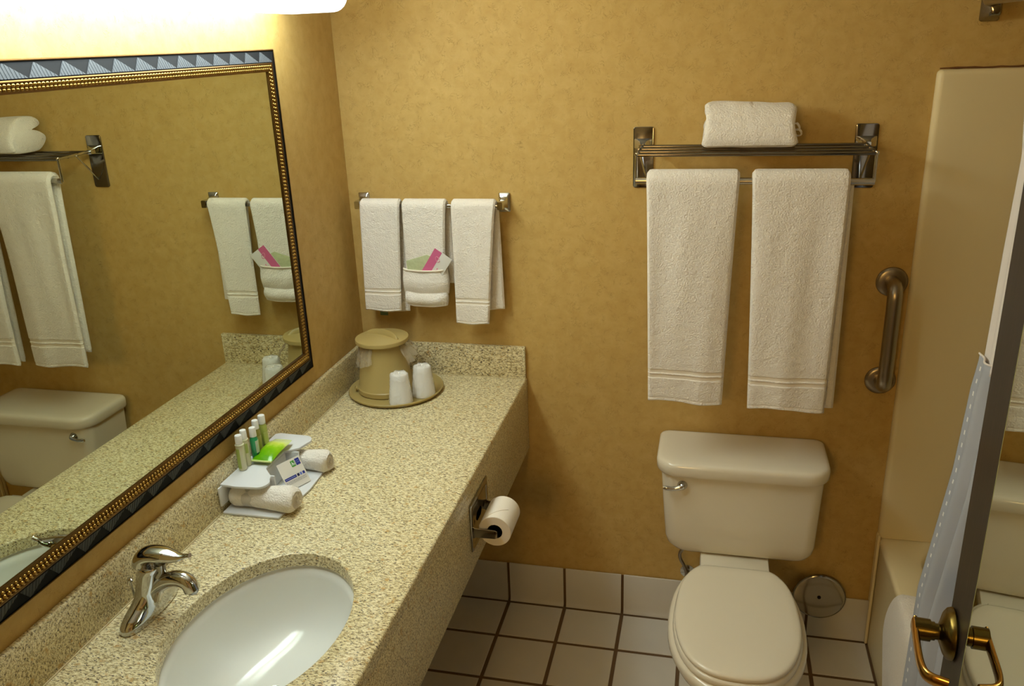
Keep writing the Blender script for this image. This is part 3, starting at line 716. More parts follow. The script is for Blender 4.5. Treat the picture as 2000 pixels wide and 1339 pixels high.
bottle(.036, -.729, .0104, .070, .022, M_LIM, 'lime tinted bottle furthest along the row, beside the backsplash', mat('label_lime', (188, 196, 120), rough=.4), (.1, .7), (-60, 40), False)
obj('print', MB().lathe([(.0104, .008), (.0106, .008), (.0106, .020), (.0104, .020)], (.044, -.788, ZB), n=8, a0=math.radians(-40), a1=math.radians(35)), mat('label_dark', (40, 48, 52), rough=.5), b3)
# wrapped soap
sp_ = thing('soap_packet', 'bright green wrapped soap packet lying on the stand before the bottles', 'soap', (.07, -.76, ZB), rz=0)
sm = bpy.data.materials.new('soap_wrap'); sm.use_nodes = True; nt = sm.node_tree; bs = nt.nodes['Principled BSDF']; bs.inputs['Roughness'].default_value = .18
tcn = nn(nt, 'ShaderNodeTexCoord'); sx = nn(nt, 'ShaderNodeSeparateXYZ'); nt.links.new(tcn.outputs['Object'], sx.inputs[0])
nz_ = nn(nt, 'ShaderNodeTexNoise'); nz_.inputs['Scale'].default_value = 40; nt.links.new(tcn.outputs['Object'], nz_.inputs['Vector'])
ma = nn(nt, 'ShaderNodeMath', operation='MULTIPLY_ADD'); nt.links.new(sx.outputs['Y'], ma.inputs[0]); ma.inputs[1].default_value = 9; ma.inputs[2].default_value = .2
mb2 = nn(nt, 'ShaderNodeMath', operation='MULTIPLY_ADD'); nt.links.new(nz_.outputs[0], mb2.inputs[0]); mb2.inputs[1].default_value = .5; nt.links.new(ma.outputs[0], mb2.inputs[2])
rp = ramp(nt, mb2.outputs[0], [(.15, lin((96, 168, 8))), (.45, lin((140, 196, 20))), (.62, lin((205, 222, 90))), (.9, lin((214, 228, 165)))])
nt.links.new(rp.outputs[0], bs.inputs['Base Color'])
mbp = MB(); rings = []
for k in range(15):
    t = k/14; y = -.806+.112*t; hw = .027*(1 if t < .8 else 1-.12*(t-.8)/.2); hh = .0012+.0075*math.sin(PI*min(1, t*1.02))**.5*(1 if t < .85 else .5)
    zc_ = ZB+.0105+.004*math.sin(t*PI)+.002*t
    rings.append([(.071+dx*hw, y-.005, zc_+dz*hh) for dx, dz in ((-1, 0), (-.8, .7), (-.3, 1), (.3, 1), (.8, .7), (1, 0), (.8, -.7), (0, -1), (-.8, -.7))])
obj('wrapper', mbp.loft(rings), sm, sp_, angle=50)
obj('crimped_edge', MB().box(.043, .099, -.814, -.810, ZB+.0085, ZB+.0125), mat('wrap_pale', (214, 232, 150), rough=.3), sp_, bevel=.0008)
obj('print', MB().add([p for k in range(5) for p in ((.042, -.795+.012*k, ZB+.0177), (.0455, -.795+.012*k, ZB+.0190), (.0455, -.788+.012*k, ZB+.0195), (.042, -.788+.012*k, ZB+.0182))], [(4*k, 4*k+1, 4*k+2, 4*k+3) for k in range(5)]), mat('wrap_ink', (40, 84, 10), rough=.5), sp_, smooth=False)
# card
cdv = thing('greeting_card', 'white card with green and blue squares leaning against the toiletry stand', 'card', (.15, -.77, ZT+.007))
BRp = Vector((.166, -.748, ZT+.0085)); BLp = Vector((.134, -.803, ZT+.0085)); TLp = Vector((.100, -.7985, .925)); TRp = Vector((.1265, -.737, .925))
TRp = Vector((.128, -.739, .925)); cu = Vector((.028, .061, 0)).normalized(); cw = .0665; cv = TRp-BRp; cv = (cv-cu*cv.dot(cu)); chh = cv.length; cv.normalize(); cn = cu.cross(cv).normalized()
if cn.x < 0: cn = -cn
co = TRp-cu*cw-cv*chh
def crd(mb, a0, a1, b0, b1, lift=.0013, th=.0002):   # a across 0..1, b up 0..1
    p = [co+cu*cw*a+cv*chh*bb_ for a, bb_ in ((a0, b0), (a1, b0), (a1, b1), (a0, b1))]
    return mb.loft([[q+cn*lift for q in p], [q+cn*(lift+th) for q in p]])
obj('card_stock', crd(MB(), 0, 1, 0, 1, 0, .0011), mat('card_paper', (226, 222, 212), rough=.5), cdv, smooth=False)
BLU = mat('ink_blue', (38, 48, 140), rough=.5); WH = mat('ink_white', (235, 238, 240), rough=.5)
obj('green_square', crd(MB(), .56, .735, .70, .92), mat('ink_green', (60, 148, 40), rough=.5), cdv, smooth=False)
def stroke(a0, b0, a1, b1, wd, lift=.0016):
    p0 = co+cu*cw*a0+cv*chh*b0; p1 = co+cu*cw*a1+cv*chh*b1; d_ = (p1-p0).normalized(); s_ = cn.cross(d_)*wd/2
    return [[q+cn*lift for q in (p0-s_, p0+s_, p1+s_, p1-s_)], [q+cn*(lift+.0002) for q in (p0-s_, p0+s_, p1+s_, p1-s_)]]
hl = MB()
for q in ((.59, .745, .625, .885), (.645, .745, .66, .83), (.60, .80, .66, .83), (.69, .745, .705, .82), (.71, .86, .714, .885)): hl.loft(stroke(*q, .0014))
obj('white_script_emblem', hl, WH, cdv, smooth=False)
obj('blue_square', crd(MB(), .765, .955, .70, .94), BLU, cdv, smooth=False)
hl = MB()
for q in ((.79, .86, .93, .86), (.79, .80, .93, .80)): hl.loft(stroke(*q, .0010))
obj('emblem_lettering', hl, mat('ink_light_blue', (130, 150, 215), rough=.5), cdv, smooth=False)
obj('blue_bar', crd(MB(), .05, .56, .335, .435), BLU, cdv, smooth=False)
hl = MB()
for k in range(9): hl.loft(stroke(.08+.05*k, .385, .115+.05*k, .385, .0013))
obj('bar_lettering', hl, mat('ink_pale', (180, 190, 230), rough=.5), cdv, smooth=False)
obj('navy_square', crd(MB(), .60, .695, .335, .435), mat('ink_navy', (30, 26, 70), rough=.5), cdv, smooth=False)
obj('light_blue_square', crd(MB(), .725, .81, .335, .435), mat('ink_mid', (110, 130, 205), rough=.5), cdv, smooth=False)
obj('blue_small_square', crd(MB(), .845, .94, .335, .435), BLU, cdv, smooth=False)
hl = MB()
for r_, b_ in enumerate((.275, .235, .195)):
    a_ = .05
    while a_ < .92:
        l_ = random.uniform(.03, .09); hl.loft(stroke(a_, b_, min(.94, a_+l_), b_, .0007, .0013)); a_ += l_+.018
obj('text_lines', hl, mat('ink_grey', (90, 90, 100), rough=.6), cdv, smooth=False)
# rolled washcloths
def washcloth(yc, x0, x1, lab, seed, band_x, r=.0245, tilt=0):
    z = ZT+.0070+r
    t_ = thing('rolled_washcloth', lab, 'washcloth', ((x0+x1)/2, yc, z-r), group='rolled washcloths on the stand')
    rings = []; n = 44; m_ = 30
    for i in range(m_+1):
        t = i/m_; x = x0+(x1-x0)*t; yy = yc+tilt*t; e = min(t, 1-t)*(x1-x0)
        k = .80+.20*math.sqrt(min(1, e/.010)); k *= (1+.26*max(0, (t-.45)/.55))
        sq = 1-.14*math.exp(-((x-band_x)/.016)**2)
        ring = []
        for j in range(n):
            a_ = 2*PI*j/n; rr = r*k*sq*(1+.035*math.sin(a_*3+t*5+seed)+.02*math.sin(a_*7-t*9+seed))
            zz = z+rr*math.sin(a_)*(1+.08*t); zz = max(zz, z-r*.98)
            ring.append((x+.004*math.cos(a_*2+seed)*(max(0, (t-.8)/.2)), yy+rr*math.cos(a_)*(1.05), zz))
        rings.append(ring)
    # hollow folded right end
    last = rings[-1]; cx_ = x1; cyy = yc+tilt
    for s_, dx in ((.78, .001), (.62, -.006), (.30, -.010)):
        rings.append([(cx_+dx, cyy+(p[1]-cyy)*s_, z+(p[2]-z)*s_) for p in last])
    obj('cloth_roll', MB().loft(rings), M_TOWEL, t_, angle=60)
    fold = []
    for i in range(18):
        t = i/17; a_ = -1.2+t*4.2; rr = r*(.25+.5*t)
        fold.append((x1-.001, cyy+rr*math.cos(a_), z+rr*.95*math.sin(a_)))
    obj('inner_fold', MB().tube(fold, .0028, n=8), M_TOWEL, t_, angle=60)
    return t_
washcloth(-.885, .030, .192, 'white rolled washcloth with paper band, at the near end of the stand', .5, .075)
washcloth(-.690, .035, .186, 'white rolled washcloth at the far end of the stand behind the card', 2.2, .075, r=.0225)
for yc, rr in ((-.885, .0236), (-.690, .0226)):
    rings = []
    for k in range(33):
        a_ = 2*PI*k/32; rings.append([(.064+dx, yc+(rr+q)*math.cos(a_)*.98, max(ZT+.0068, ZT+.0070+rr+(rr+q)*math.sin(a_)*.98)) for dx, q in ((0, -.003), (0, .0004), (.026, .0004), (.026, -.003))])
    bd = obj('paper_band', MB().loft(rings, cap=False), mat('band_grey', (205, 200, 190), rough=.5), cd, angle=60)

# ================================================================== TOILET PAPER
hp = thing('paper_holder', 'chrome recessed toilet paper holder plate on the granite apron', 'paper holder', (D, -.618, .73))
Y0, Y1, Z0, Z1 = -.699, -.538, .664, .797
def hring(m_, x): return [(x, p[0], p[1]) for p in rrect(Y0+m_, Y1-m_, Z0+m_, Z1-m_, max(.002, .004+m_*.5), 5)]
obj('plate', MB().loft([hring(0, D+.0005), hring(0, D+.003), hring(.002, D+.0045), hring(.012, D+.0045), hring(.014, D+.003), hring(.020, D+.0028), hring(.035, D+.0012), hring(.050, D+.0008)]), M_CHROME_D, hp, angle=30)
for yy, zc in ((-.688, .7165), (-.552, .7165)):
    obj('arm', MB().loft([[(x, yy+a_, zc+b_) for a_, b_ in ((-.002, -.0125+s_), (.002, -.0125+s_), (.002, .0125-s_), (-.002, .0125-s_))] for x, s_ in ((D+.003, -.004), (D+.012, 0), (D+.060, .001), (D+.066, .004))]), M_CHROME_D, hp, bevel=.0006)
obj('spindle', MB().tube([(D+.056, -.688, .7165), (D+.056, -.552, .7165)], .0072, n=16), M_CHROME_D, hp)
RC = (D+.056, .7150)
tp = thing('toilet_roll', 'white toilet paper roll with folded end on the apron holder', 'toilet paper', (RC[0], -.62, RC[1]))
rr_ = .0415
obj('paper_roll', MB().lathe([(.0195, 0), (rr_-.001, 0), (rr_, .001), (rr_, .104), (rr_-.001, .105), (.0195, .105), (.0195, 0)], (RC[0], -.672, RC[1]), (0, 1, 0), n=56), M_PAPER, tp, angle=40)
obj('cardboard_core', MB().lathe([(.0194, .0), (.0180, 0), (.0180, .105), (.0194, .105)], (RC[0], -.672, RC[1]), (0, 1, 0), n=40), mat('cardboard', (110, 92, 66), rough=.9), tp, angle=40)
def on_roll(a_, y, l=.0008): return (RC[0]+(rr_+l)*math.cos(a_), y, RC[1]+(rr_+l)*math.sin(a_))
fm = MB(); A0 = math.radians(75)
rowsf = []
for i in range(13):
    t = i/12; a_ = math.radians(165-110*t); half = .0520*(1-max(0, (t-.35)/.65)*.96)
    rowsf.append([on_roll(a_, -.6195-half, .0012), on_roll(a_, -.6195+half, .0012), on_roll(a_, -.6195+half, .0002), on_roll(a_, -.6195-half, .0002)])
obj('folded_end', fm.loft(rowsf), M_PAPER, tp, angle=60)

# ================================================================== TOILET
TXc = 1.212
to = thing('toilet', 'cream two-piece toilet with closed round lid against the back wall', 'toilet', (TXc, -.36, 0))
half = [(0, -.753), (.03, -.7515), (.06, -.745), (.088, -.731), (.112, -.708), (.132, -.676), (.148, -.632), (.158, -.58), (.161, -.53), (.158, -.475), (.153, -.42), (.142, -.37), (.123, -.33), (.102, -.306), (.085, -.301), (.05, -.300), (.02, -.300)]
def outline(sc=1.0, scy=None, yc=-.53, half=half, close_back=True):
    scy = sc if scy is None else scy
    rt = [(x*sc, yc+(y-yc)*scy) for x, y in half]; lf = [(-x, y) for x, y in reversed(rt) if abs(x) > 1e-6]
    return rt+lf
def sm2(pts, it=2):
    for _ in range(it):
        q = []
        for i in range(len(pts)):
            a_, b_ = pts[i], pts[(i+1) % len(pts)]; q += [(a_[0]*.75+b_[0]*.25, a_[1]*.75+b_[1]*.25), (a_[0]*.25+b_[0]*.75, a_[1]*.25+b_[1]*.75)]
        pts = q
    return pts
def ol(z, sc, scy=None, dx=0, yc=-.53): return [(TXc+dx+x, y, z) for x, y in sm2(outline(sc, scy, yc), 1)]
obj('lid', MB().loft([ol(.4145, .97), ol(.4155, .995), ol(.419, 1.0), ol(.4235, 1.0), ol(.4275, .985), ol(.4300, .95), ol(.4312, .85), ol(.4318, .5), ol(.432, .1)]), M_SEAT, to, angle=40)
def seat():
    ro = [ol(z, s) for z, s in ((.3945, 1.005), (.3960, 1.02), (.4000, 1.026), (.4080, 1.024), (.4120, 1.008), (.4130, .98))]
    ri = [ol(z, s) for z, s in ((.4130, .78), (.4080, .74), (.3990, .73), (.3945, .74))]
    return MB().loft(ro+ri+[ro[0]], cap=False)
obj('seat', seat(), M_SEAT, to, angle=40)
for sx_ in (-1, 1):
    obj('hinge', MB().tube([(TXc+sx_*.050, -.296, .411), (TXc+sx_*.088, -.296, .411)], .011, n=16).box(TXc+sx_*.058, TXc+sx_*.082, -.300, -.280, .3945, .408), M_SEAT, to, bevel=.001)
# bowl body: rim + tapering pedestal
def egg(z, hw, yf, yr, yc, n=56, e=2.2):
    o_ = []
    for k in range(n):
        a_ = 2*PI*k/n; c_, s_ = math.cos(a_), math.sin(a_)
        x = hw*math.copysign(abs(c_)**(2/e), c_); y = (yc-yf if s_ < 0 else yr-yc)*math.copysign(abs(s_)**(2/e), s_)
        o_.append((TXc+x, yc+y, z))
    return o_
bowl = [egg(.001, .105, -.600, -.130, -.36, e=3), egg(.03, .103, -.592, -.132, -.36, e=3), egg(.06, .098, -.57, -.14, -.36, e=2.8), egg(.14, .10, -.585, -.14, -.38), egg(.22, .118, -.635, -.15, -.42), egg(.29, .148, -.705, -.165, -.47),
        egg(.34, .168, -.755, -.19, -.50), egg(.368, .178, -.772, -.20, -.51), egg(.384, .178, -.774, -.205, -.51), egg(.391, .173, -.768, -.21, -.51), egg(.3935, .165, -.758, -.22, -.51)]
bowl += [egg(.3935, .122, -.700, -.33, -.51), egg(.385, .116, -.690, -.335, -.51), egg(.30, .105, -.66, -.35, -.50), egg(.22, .06, -.58, -.38, -.47), egg(.205, .02, -.50, -.42, -.46)]
obj('bowl', MB().loft(bowl), M_PORC, to, angle=60)
deck = [[(p[0], p[1], z) for p in rrect(TXc-.100-i_, TXc+.100+i_, -.300, -.025, .016, 5)] for z, i_ in ((.25, -.03), (.30, -.015), (.36, -.002), (.385, 0), (.3925, -.003), (.3943, -.008))]
obj('rear_deck', MB().loft(deck), M_PORC, to, angle=40)
# tank
def tank():
    rings = []
    for z, xa, xb, yf, r in ((.3948, 1.075, 1.385, -.180, .03), (.397, 1.048, 1.408, -.196, .035), (.405, 1.028, 1.424, -.205, .04), (.420, 1.013, 1.434, -.210, .04), (.445, 1.006, 1.438, -.213, .038), (.55, .998, 1.441, -.216, .035), (.668, .990, 1.446, -.218, .034)):
        rings.append([(p[0], p[1], z) for p in rrect(xa, xb, yf, -.018, (.012, .012, r, r), 6)])
    return MB().loft(rings)
obj('tank', tank(), M_PORC, to, angle=50)
def lidr(z, i_): return [(p[0], p[1], z) for p in rrect(.975+i_, 1.461-i_, -.240+i_, -.013-i_*.3, (.02, .02, .065, .065), 8)]
obj('tank_lid', MB().loft([lidr(.6685, .012), lidr(.6690, .004), lidr(.6750, .001), lidr(.6950, 0), lidr(.7030, .0015), lidr(.7085, .006), lidr(.7110, .013), lidr(.7122, .03), lidr(.7125, .07)]), M_PORC, to, angle=50)
fv = obj('flush_lever', MB().lathe([(.0005, .0005), (.0145, .0005), (.015, .003), (.0125, .008), (.0100, .014), (.005, .0185), (.0005, .019)], (1.053, -.2165, .634), (0, -1, 0), n=24)
    .tube(smoothpts([(1.053, -.229, .634), (1.040, -.232, .630), (1.024, -.234, .6275), (1.008, -.235, .6295), (.998, -.235, .631)], 1), [(.0085, .0075)]*3+[(.0062, .006)]*3+[(.0068, .006)]*2+[(.005, .004)], n=12), M_CHROME, to)
fv['label'] = 'chrome flush lever'
ft = obj('tank_bolt_nut', MB().lathe([(.0005, 0), (.018, 0), (.019, .004), (.014, .012), (.0005, .013)], (1.085, -.12, .380), n=20), mat('dark_rubber', (38, 34, 28), rough=.5), to)
sl = thing('water_supply', 'braided water supply hose and valve behind the toilet', 'valve', (1.075, -.03, .2))
obj('hose', MB().tube(smoothpts([(1.075, -.055, .19), (1.070, -.06, .24), (1.045, -.08, .30), (1.06, -.10, .345), (1.085, -.12, .366), (1.085, -.12, .379)], 2), .0055, n=10), M_STEEL, sl)
obj('valve', MB().lathe([(.0005, 0), (.024, 0), (.024, .003), (.009, .006), (.009, .05), (.013, .052), (.013, .062), (.0005, .063)], (1.075, -.0005, .19), (0, -1, 0), n=20), M_CHROME, sl)
# access panel
ap = thing('access_cover', 'round polished chrome cover plate low on the wall right of the toilet', 'cover plate', (1.488, -.03, .163))
obj('disc', MB().lathe([(.0005, 0), (.0770, 0), (.0790, .002), (.0775, .0040), (.0740, .0048), (.0400, .0053), (.0005, .0056)], (1.489, -.0265, .163), (0, -1, 0), n=56), mat('cover_chrome', (196, 190, 178), rough=.14, metal=1), ap, angle=60)
obj('screw', MB().lathe([(.0005, .0), (.006, 0), (.0055, .002), (.0005, .0028)], (1.489, -.0320, .163), (0, -1, 0), n=20), mat('screw_dark', (50, 46, 40), rough=.4, metal=1), ap)
obj('rim_ring', MB().lathe([(.0765, .0003), (.0805, .0003), (.0805, .0035), (.0785, .0045), (.0765, .0035), (.0765, .0003)], (1.489, -.0262, .163), (0, -1, 0), n=56), M_CHROME_D, ap)
obj('stand_off', MB().lathe([(.0005, 0), (.02, 0), (.02, .0255), (.0005, .0255)], (1.489, -.0005, .175), (0, -1, 0), n=20), M_DARK, ap)

# ================================================================== GRAB BAR
gb = thing('grab_bar', 'short vertical brushed steel grab bar on the wall right of the towels', 'grab bar', (1.597, 0, 1.05))
for z in (1.203, .908):
    obj('flange', MB().lathe([(.0005, .0005), (.0415, .0005), (.0425, .003), (.0400, .008), (.0330, .0105), (.021, .012), (.0005, .012)], (1.597, 0, z), (0, -1, 0), n=44), M_STEEL, gb, angle=50)
pth = smoothpts([(1.597, -.010, 1.203), (1.597, -.045, 1.203), (1.596, -.066, 1.190), (1.596, -.068, 1.15), (1.596, -.068, 1.055), (1.596, -.068, .96), (1.596, -.066, .922), (1.597, -.045, .908), (1.597, -.010, .908)], 3)
obj('tube', MB().tube(pth, .0195, n=28), M_STEEL, gb, angle=60)

# ================================================================== TUB AND SURROUND
tu = thing('bathtub', 'almond coloured bathtub with straight apron at the right of the room', 'bathtub', (2.03, -.77, 0))
TZ = .395; TY0 = -1.52
def rr3(i_, z, r): return [(p[0], p[1], z) for p in rrect(XT+i_, XR-.004-i_, TY0+i_, -.004-i_*.5, r, 6)]
def inn(x0, x1, y0, y1, z, r): return [(p[0], p[1], z) for p in rrect(x0, x1, y0, y1, r, 6)]
obj('tub_shell', MB().loft([rr3(.004, .0005, .004), rr3(0, .004, .004), rr3(.0, TZ-.03, .004), rr3(-.003, TZ-.012, .006), rr3(.001, TZ-.003, .008), rr3(.008, TZ, .01),
      inn(XT+.085, XR-.05, TY0+.06, -.055, TZ, .10), inn(XT+.093, XR-.058, TY0+.068, -.063, TZ-.006, .10), inn(XT+.10, XR-.065, TY0+.08, -.075, TZ-.04, .10), inn(XT+.13, XR-.09, TY0+.14, -.12, .12, .10), inn(XT+.16, XR-.12, TY0+.18, -.16, .085, .08)]), M_FIBER, tu, angle=45)
su = thing('shower_surround', 'almond fiberglass wall panels with rounded edge around the bathtub', 'shower surround', (2.03, -.77, TZ))
SZ = 1.762
def spanel(x0, x1, y0, y1):
    return None
# back-wall panel : loft outline in x,z, bulging to y=-.03 with rounded border
def pr(i_, y): return [(p[0], y, p[1]) for p in rrect(1.643+i_, XR-.001, TZ+.001, SZ-i_, (.004, .012, .002, .002), 5)]
obj('end_panel', MB().loft([pr(0, -.0008), pr(0, -.010), pr(.003, -.018), pr(.008, -.0222), pr(.014, -.0232), pr(.05, -.0234), pr(.10, -.0234)]), M_FIBER, su, angle=50)
obj('apron_flange', MB().box(1.640, XT-.0005, -.030, -.0165, .002, TZ+.01).box(1.640, XT-.0005, -.0165, -.001, HB+.002, TZ+.01), M_FIBER, su, bevel=.004)
obj('side_panel', MB().box(XR-.022, XR-.001, TY0, -.024, TZ+.001, SZ), M_FIBER, su, bevel=.006)
obj('end_panel', MB().box(1.66, XR-.023, TY0-.03, TY0, TZ+.001, SZ), M_FIBER, su, bevel=.006)
obj('soap_ledge', MB().box(XR-.10, XR-.022, -.9, -.5, 1.0, 1.03), M_FIBER, su, bevel=.008)
# grimy caulk bead along the top
cm = MB(); rnd = random.Random(3); pts = [(1.648+.02*i, -.006, SZ+.003+rnd.uniform(-.0008, .0012)) for i in range(38)]
cm.tube(pts, [rnd.uniform(.0012, .0032) for _ in pts], n=8)
obj('stained_caulk', cm, mat('mildew_caulk', (112, 74, 38), rough=.9), su)
# wing wall closing the tub alcove at its near end
struct('wall_wing', MB().box(XT+.01, XR, YF, TY0-.031, 0, ZC), M_WALL, smooth=False)

# shower rod
rd = thing('shower_rod', 'curved chrome shower curtain rod fixed high on the back wall', 'curtain rod', (1.735, -.76, 1.90))
obj('flange', MB().loft([[(p[0], y, p[1]) for p in rrect(1.745-hw, 1.745+hw, 1.905-hh, 1.905+hh, .006, 4)] for y, hw, hh in ((-.0005, .022, .033), (-.008, .022, .033), (-.016, .017, .028), (-.045, .014, .022), (-.050, .010, .017))]), M_CHROME_D, rd, angle=40)
rp_ = smoothpts([(1.745, -.035, 1.915), (1.715, -.08, 1.92), (1.695, -.20, 1.92), (1.685, -.76, 1.92), (1.695, -1.35, 1.92), (1.745, -1.54, 1.915)], 3)
obj('rod', MB().tube(rp_, .0125, n=18), M_STEEL, rd, angle=60)

# curtain
M_CUR = mat('curtain_white', (222, 214, 208), rough=.8, trans=0)
def cur_mat():
    m = mat('curtain_grey', (176, 182, 192), rough=.75); nt = m.node_tree; b = nt.nodes['Principled BSDF']; L = nt.links
    uv = nn(nt, 'ShaderNodeUVMap'); sp2 = nn(nt, 'ShaderNodeSeparateXYZ'); L.new(uv.outputs[0], sp2.inputs[0])
    outs = []
    for ax, per, frac, ph in (('X', 4.0, .0030, .9915), ('Y', .029, .34, 0)):
        d_ = nn(nt, 'ShaderNodeMath', operation='DIVIDE'); L.new(sp2.outputs[ax], d_.inputs[0]); d_.inputs[1].default_value = per
        a2 = nn(nt, 'ShaderNodeMath', operation='ADD'); L.new(d_.outputs[0], a2.inputs[0]); a2.inputs[1].default_value = ph
        f_ = nn(nt, 'ShaderNodeMath', operation='FRACT'); L.new(a2.outputs[0], f_.inputs[0])
        l_ = nn(nt, 'ShaderNodeMath', operation='LESS_THAN'); L.new(f_.outputs[0], l_.inputs[0]); l_.inputs[1].default_value = frac; outs.append(l_)
    mu = nn(nt, 'ShaderNodeMath', operation='MULTIPLY'); L.new(outs[0].outputs[0], mu.inputs[0]); L.new(outs[1].outputs[0], mu.inputs[1])
    mx = nn(nt, 'ShaderNodeMix', data_type='RGBA'); L.new(mu.outputs[0], mx.inputs[0]); mx.inputs[6].default_value = (*lin((168, 172, 182)), 1); mx.inputs[7].default_value = (*lin((236, 236, 232)), 1)
    L.new(mx.outputs[2], b.inputs['Base Color']); return m
M_CURG = cur_mat()
KN = [(1.90, 1.688, -.480), (1.688, 1.700, -.510), (1.62, 1.695, -.550), (1.434, 1.68, -.583), (1.21, 1.665, -.622), (1.142, 1.660, -.615), (.957, 1.645, -.634), (.624, 1.620, -.602), (.36, 1.612, -.626), (.12, 1.61, -.64)]
def edge_at(z):
    for (za, xa, ya_), (zc_, xb, yb) in zip(KN, KN[1:]):
        if z >= zc_: t = (za-z)/(za-zc_) if za > zc_ else 0; t = max(0, t); return xa+(xb-xa)*t, ya_+(yb-ya_)*t
    return KN[-1][1], KN[-1][2]
def curtain(z0, z1, dx, lead, mats, name, parent, uvs=False, amp=.030):
    W_, N_ = 220, 70; mb = MB(); vs = []; uv_ = []
    for j in range(N_+1):
        z = z1+(z0-z1)*j/N_; ex, ey = edge_at(z); ar = 0
        for i in range(W_+1):
            t = i/W_; k_ = min(1, t*7)**1.3
            x = ex-dx+amp*(.55+.45*(1.9-z)/1.8)*k_*(math.sin(t*62+.6)*(.8+.2*math.sin(t*17)))+.012*math.sin(t*9)*k_
            y = ey+lead-(1.46+ey)*t
            vs.append((x, y, z)); uv_.append((t*1.9, z))
    fs = [(j*(W_+1)+i, j*(W_+1)+i+1, (j+1)*(W_+1)+i+1, (j+1)*(W_+1)+i) for j in range(N_) for i in range(W_)]
    mb.add(vs, fs); o_ = obj(name, mb, mats, parent, angle=180)
    if uvs:
        l_ = o_.data.uv_layers.new(name='UVMap')
        for lp in o_.data.loops: l_.data[lp.index].uv = uv_[lp.vertex_index]
    md = o_.modifiers.new('th', 'SOLIDIFY'); md.thickness = .0012; md.offset = 0
    return o_
cu_ = thing('shower_curtain', 'gathered shower curtain, white above and grey with white squares below', 'curtain', (1.66, -1.0, .12))
obj_u = curtain(1.20, 1.905, 0, 0, M_CUR, 'upper_panel', cu_)
obj_l = curtain(.12, 1.222, .006, .010, M_CURG, 'lower_panel', cu_, uvs=True)
def cpt(t_, z, dx, lead, amp=.030):
    ex, ey = edge_at(z); k_ = min(1, t_*7)**1.3
    return (ex-dx+amp*(.55+.45*(1.9-z)/1.8)*k_*(math.sin(t_*62+.6)*(.8+.2*math.sin(t_*17)))+.012*math.sin(t_*9)*k_, ey+lead-(1.46+ey)*t_, z)
obj('hem_strip', MB().tube([cpt(k/220, 1.222, .0075, .010) for k in range(221)], .0022, n=6), M_CUR, cu_)

# bath mat over the tub edge
def bathmat():
    mb = MB(); prof = []
    path = [(XT-.006, .07), (XT-.007, .15), (XT-.008, .25), (XT-.008, .35), (XT-.007, TZ-.01), (XT-.002, TZ+.005), (XT+.012, TZ+.010), (XT+.05, TZ+.010), (XT+.082, TZ+.008), (XT+.095, TZ-.004), (XT+.108, TZ-.06), (XT+.125, TZ-.15)]
    P = smoothpts([Vector((x, 0, z)) for x, z in path], 2)
    W_ = 40; rings = []
    for i, p in enumerate(P):
        q0 = P[max(0, i-1)]; q1 = P[min(len(P)-1, i+1)]; d_ = (q1-q0).normalized(); nv = Vector((-d_.z, 0, d_.x))
        ye = -.315+.075*math.sin(min(1, max(0, (TZ-p.z)/.20))*PI*.62) if p.x < XT+.01 else -.315-.02*(p.x-XT)/.1
        if p.z < .2 and p.x < XT: ye -= (.2-p.z)*.5
        ring_o = []; ring_i = []
        for k in range(W_+1):
            u_ = k/W_; y = ye-(.62)*u_; e = min(u_, 1-u_)*.62; et = math.sqrt(max(.05, 1-(1-min(1, e/.008))**2))
            wv = .004*math.sin(u_*18)*(1 if p.x < XT else .0)-.0+(-.003 if p.x < XT else 0)
            c_ = Vector((p.x, y, p.z))+Vector((wv, 0, 0)) if p.x < XT else Vector((p.x, y, p.z))
            ring_o.append(c_+nv*.0045*et); ring_i.append(c_-nv*.0045*et)
        rings.append(ring_o+ring_i[::-1])
    return mb.loft(rings)
bmt = obj('bath_mat', bathmat(), M_TOWEL, angle=60); tag(bmt, 'white terry bath mat draped over the bathtub rim', 'bath mat')

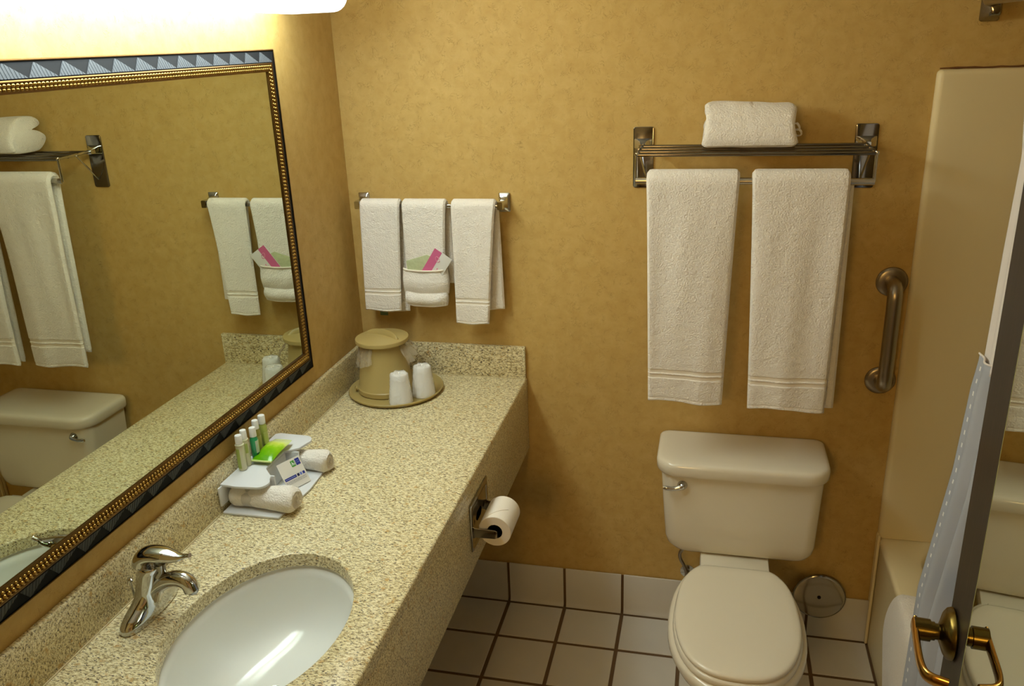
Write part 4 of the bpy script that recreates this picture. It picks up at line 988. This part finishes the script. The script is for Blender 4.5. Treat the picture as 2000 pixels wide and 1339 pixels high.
# ================================================================== DOOR with mirror
TH = math.radians(85)
dd = Vector((math.cos(TH), math.sin(TH), 0)); dn = Vector((-dd.y, dd.x, 0))      # along the door towards free edge ; face normal (to the left)
P0 = Vector((1.508, -1.19, 0))
DW = .88
dr = thing('door_1', 'dark wood door standing open at the right, with a full length mirror', 'door', (1.508, -1.19, .01)); dr['kind'] = 'structure'
for k_ in ('label', 'category'): del dr[k_]
def dbox(t0, t1, n0, n1, z0, z1, mb=None):
    mb = mb or MB(); c_ = [P0+dd*t0+dn*n0, P0+dd*t1+dn*n0, P0+dd*t1+dn*n1, P0+dd*t0+dn*n1]
    return mb.loft([[q+Vector((0,0,z0)) for q in c_], [q+Vector((0,0,z1)) for q in c_]])
obj('door_leaf', dbox(.042-DW, .042, -.040, 0, .012, 2.045), M_WOOD, dr, bevel=.002)
obj('mirror_panel', dbox(.042-DW+.10, -.097, .0003, .0042, .16, 1.96), M_MIRROR2, dr, smooth=False)
obj('mirror_edge', dbox(-.0972, -.0958, .0003, .0044, .16, 1.96), mat('mirror_edge_green', (170, 176, 120), rough=.3), dr, smooth=False)
hz_ = .95
def dp(t, n, z): return P0+dd*t+dn*n+Vector((0, 0, z))
hh = obj('handle', MB().lathe([(.0005, 0), (.041, 0), (.0425, .003), (.0405, .009), (.034, .014), (.020, .019), (.013, .022), (.013, .030)], tuple(dp(0, .0003, hz_)), tuple(dn), n=40), M_BRASS_D, dr, angle=40)
obj('lever', MB().tube([dp(0, .028, hz_), dp(0, .034, hz_), dp(0, .0345, hz_), dp(0, .058, hz_)], [.0115, .0115, .0135, .0135], n=22)
    .tube(smoothpts([dp(.010, .056, hz_), dp(-.004, .0565, hz_), dp(-.050, .058, hz_-.001), dp(-.090, .058, hz_-.001), dp(-.116, .050, hz_-.001), dp(-.122, .022, hz_-.001)], 2), [(.0115, .0065)]*6+[(.0095, .0045)]*40, n=18) if False else
    MB().tube([dp(0, .028, hz_), dp(0, .034, hz_), dp(0, .0345, hz_), dp(0, .058, hz_)], [.0150, .0150, .0180, .0180], n=22), M_BRASS_D, hh, angle=40)
lp_ = smoothpts([dp(.012, .056, hz_), dp(-.004, .0565, hz_), dp(-.050, .058, hz_-.001), dp(-.090, .058, hz_-.001), dp(-.114, .052, hz_-.001), dp(-.122, .024, hz_-.001)], 2)
obj('lever_blade', MB().tube(lp_, [(.0165 - .006*min(1, i/8), .0055) for i in range(len(lp_))], n=18), M_BRASS, hh, angle=60)
obj('latch_plate', dbox(.0418, .0428, -.032, -.010, hz_-.028, hz_+.028), M_BRASS_D, dr)
for z in (.25, 1.05, 1.85):
    obj('hinge', MB().tube([dp(.042-DW-.004, -.002, z-.045), dp(.042-DW-.004, -.002, z+.045)], .006, n=12), M_BRASS_D, dr)
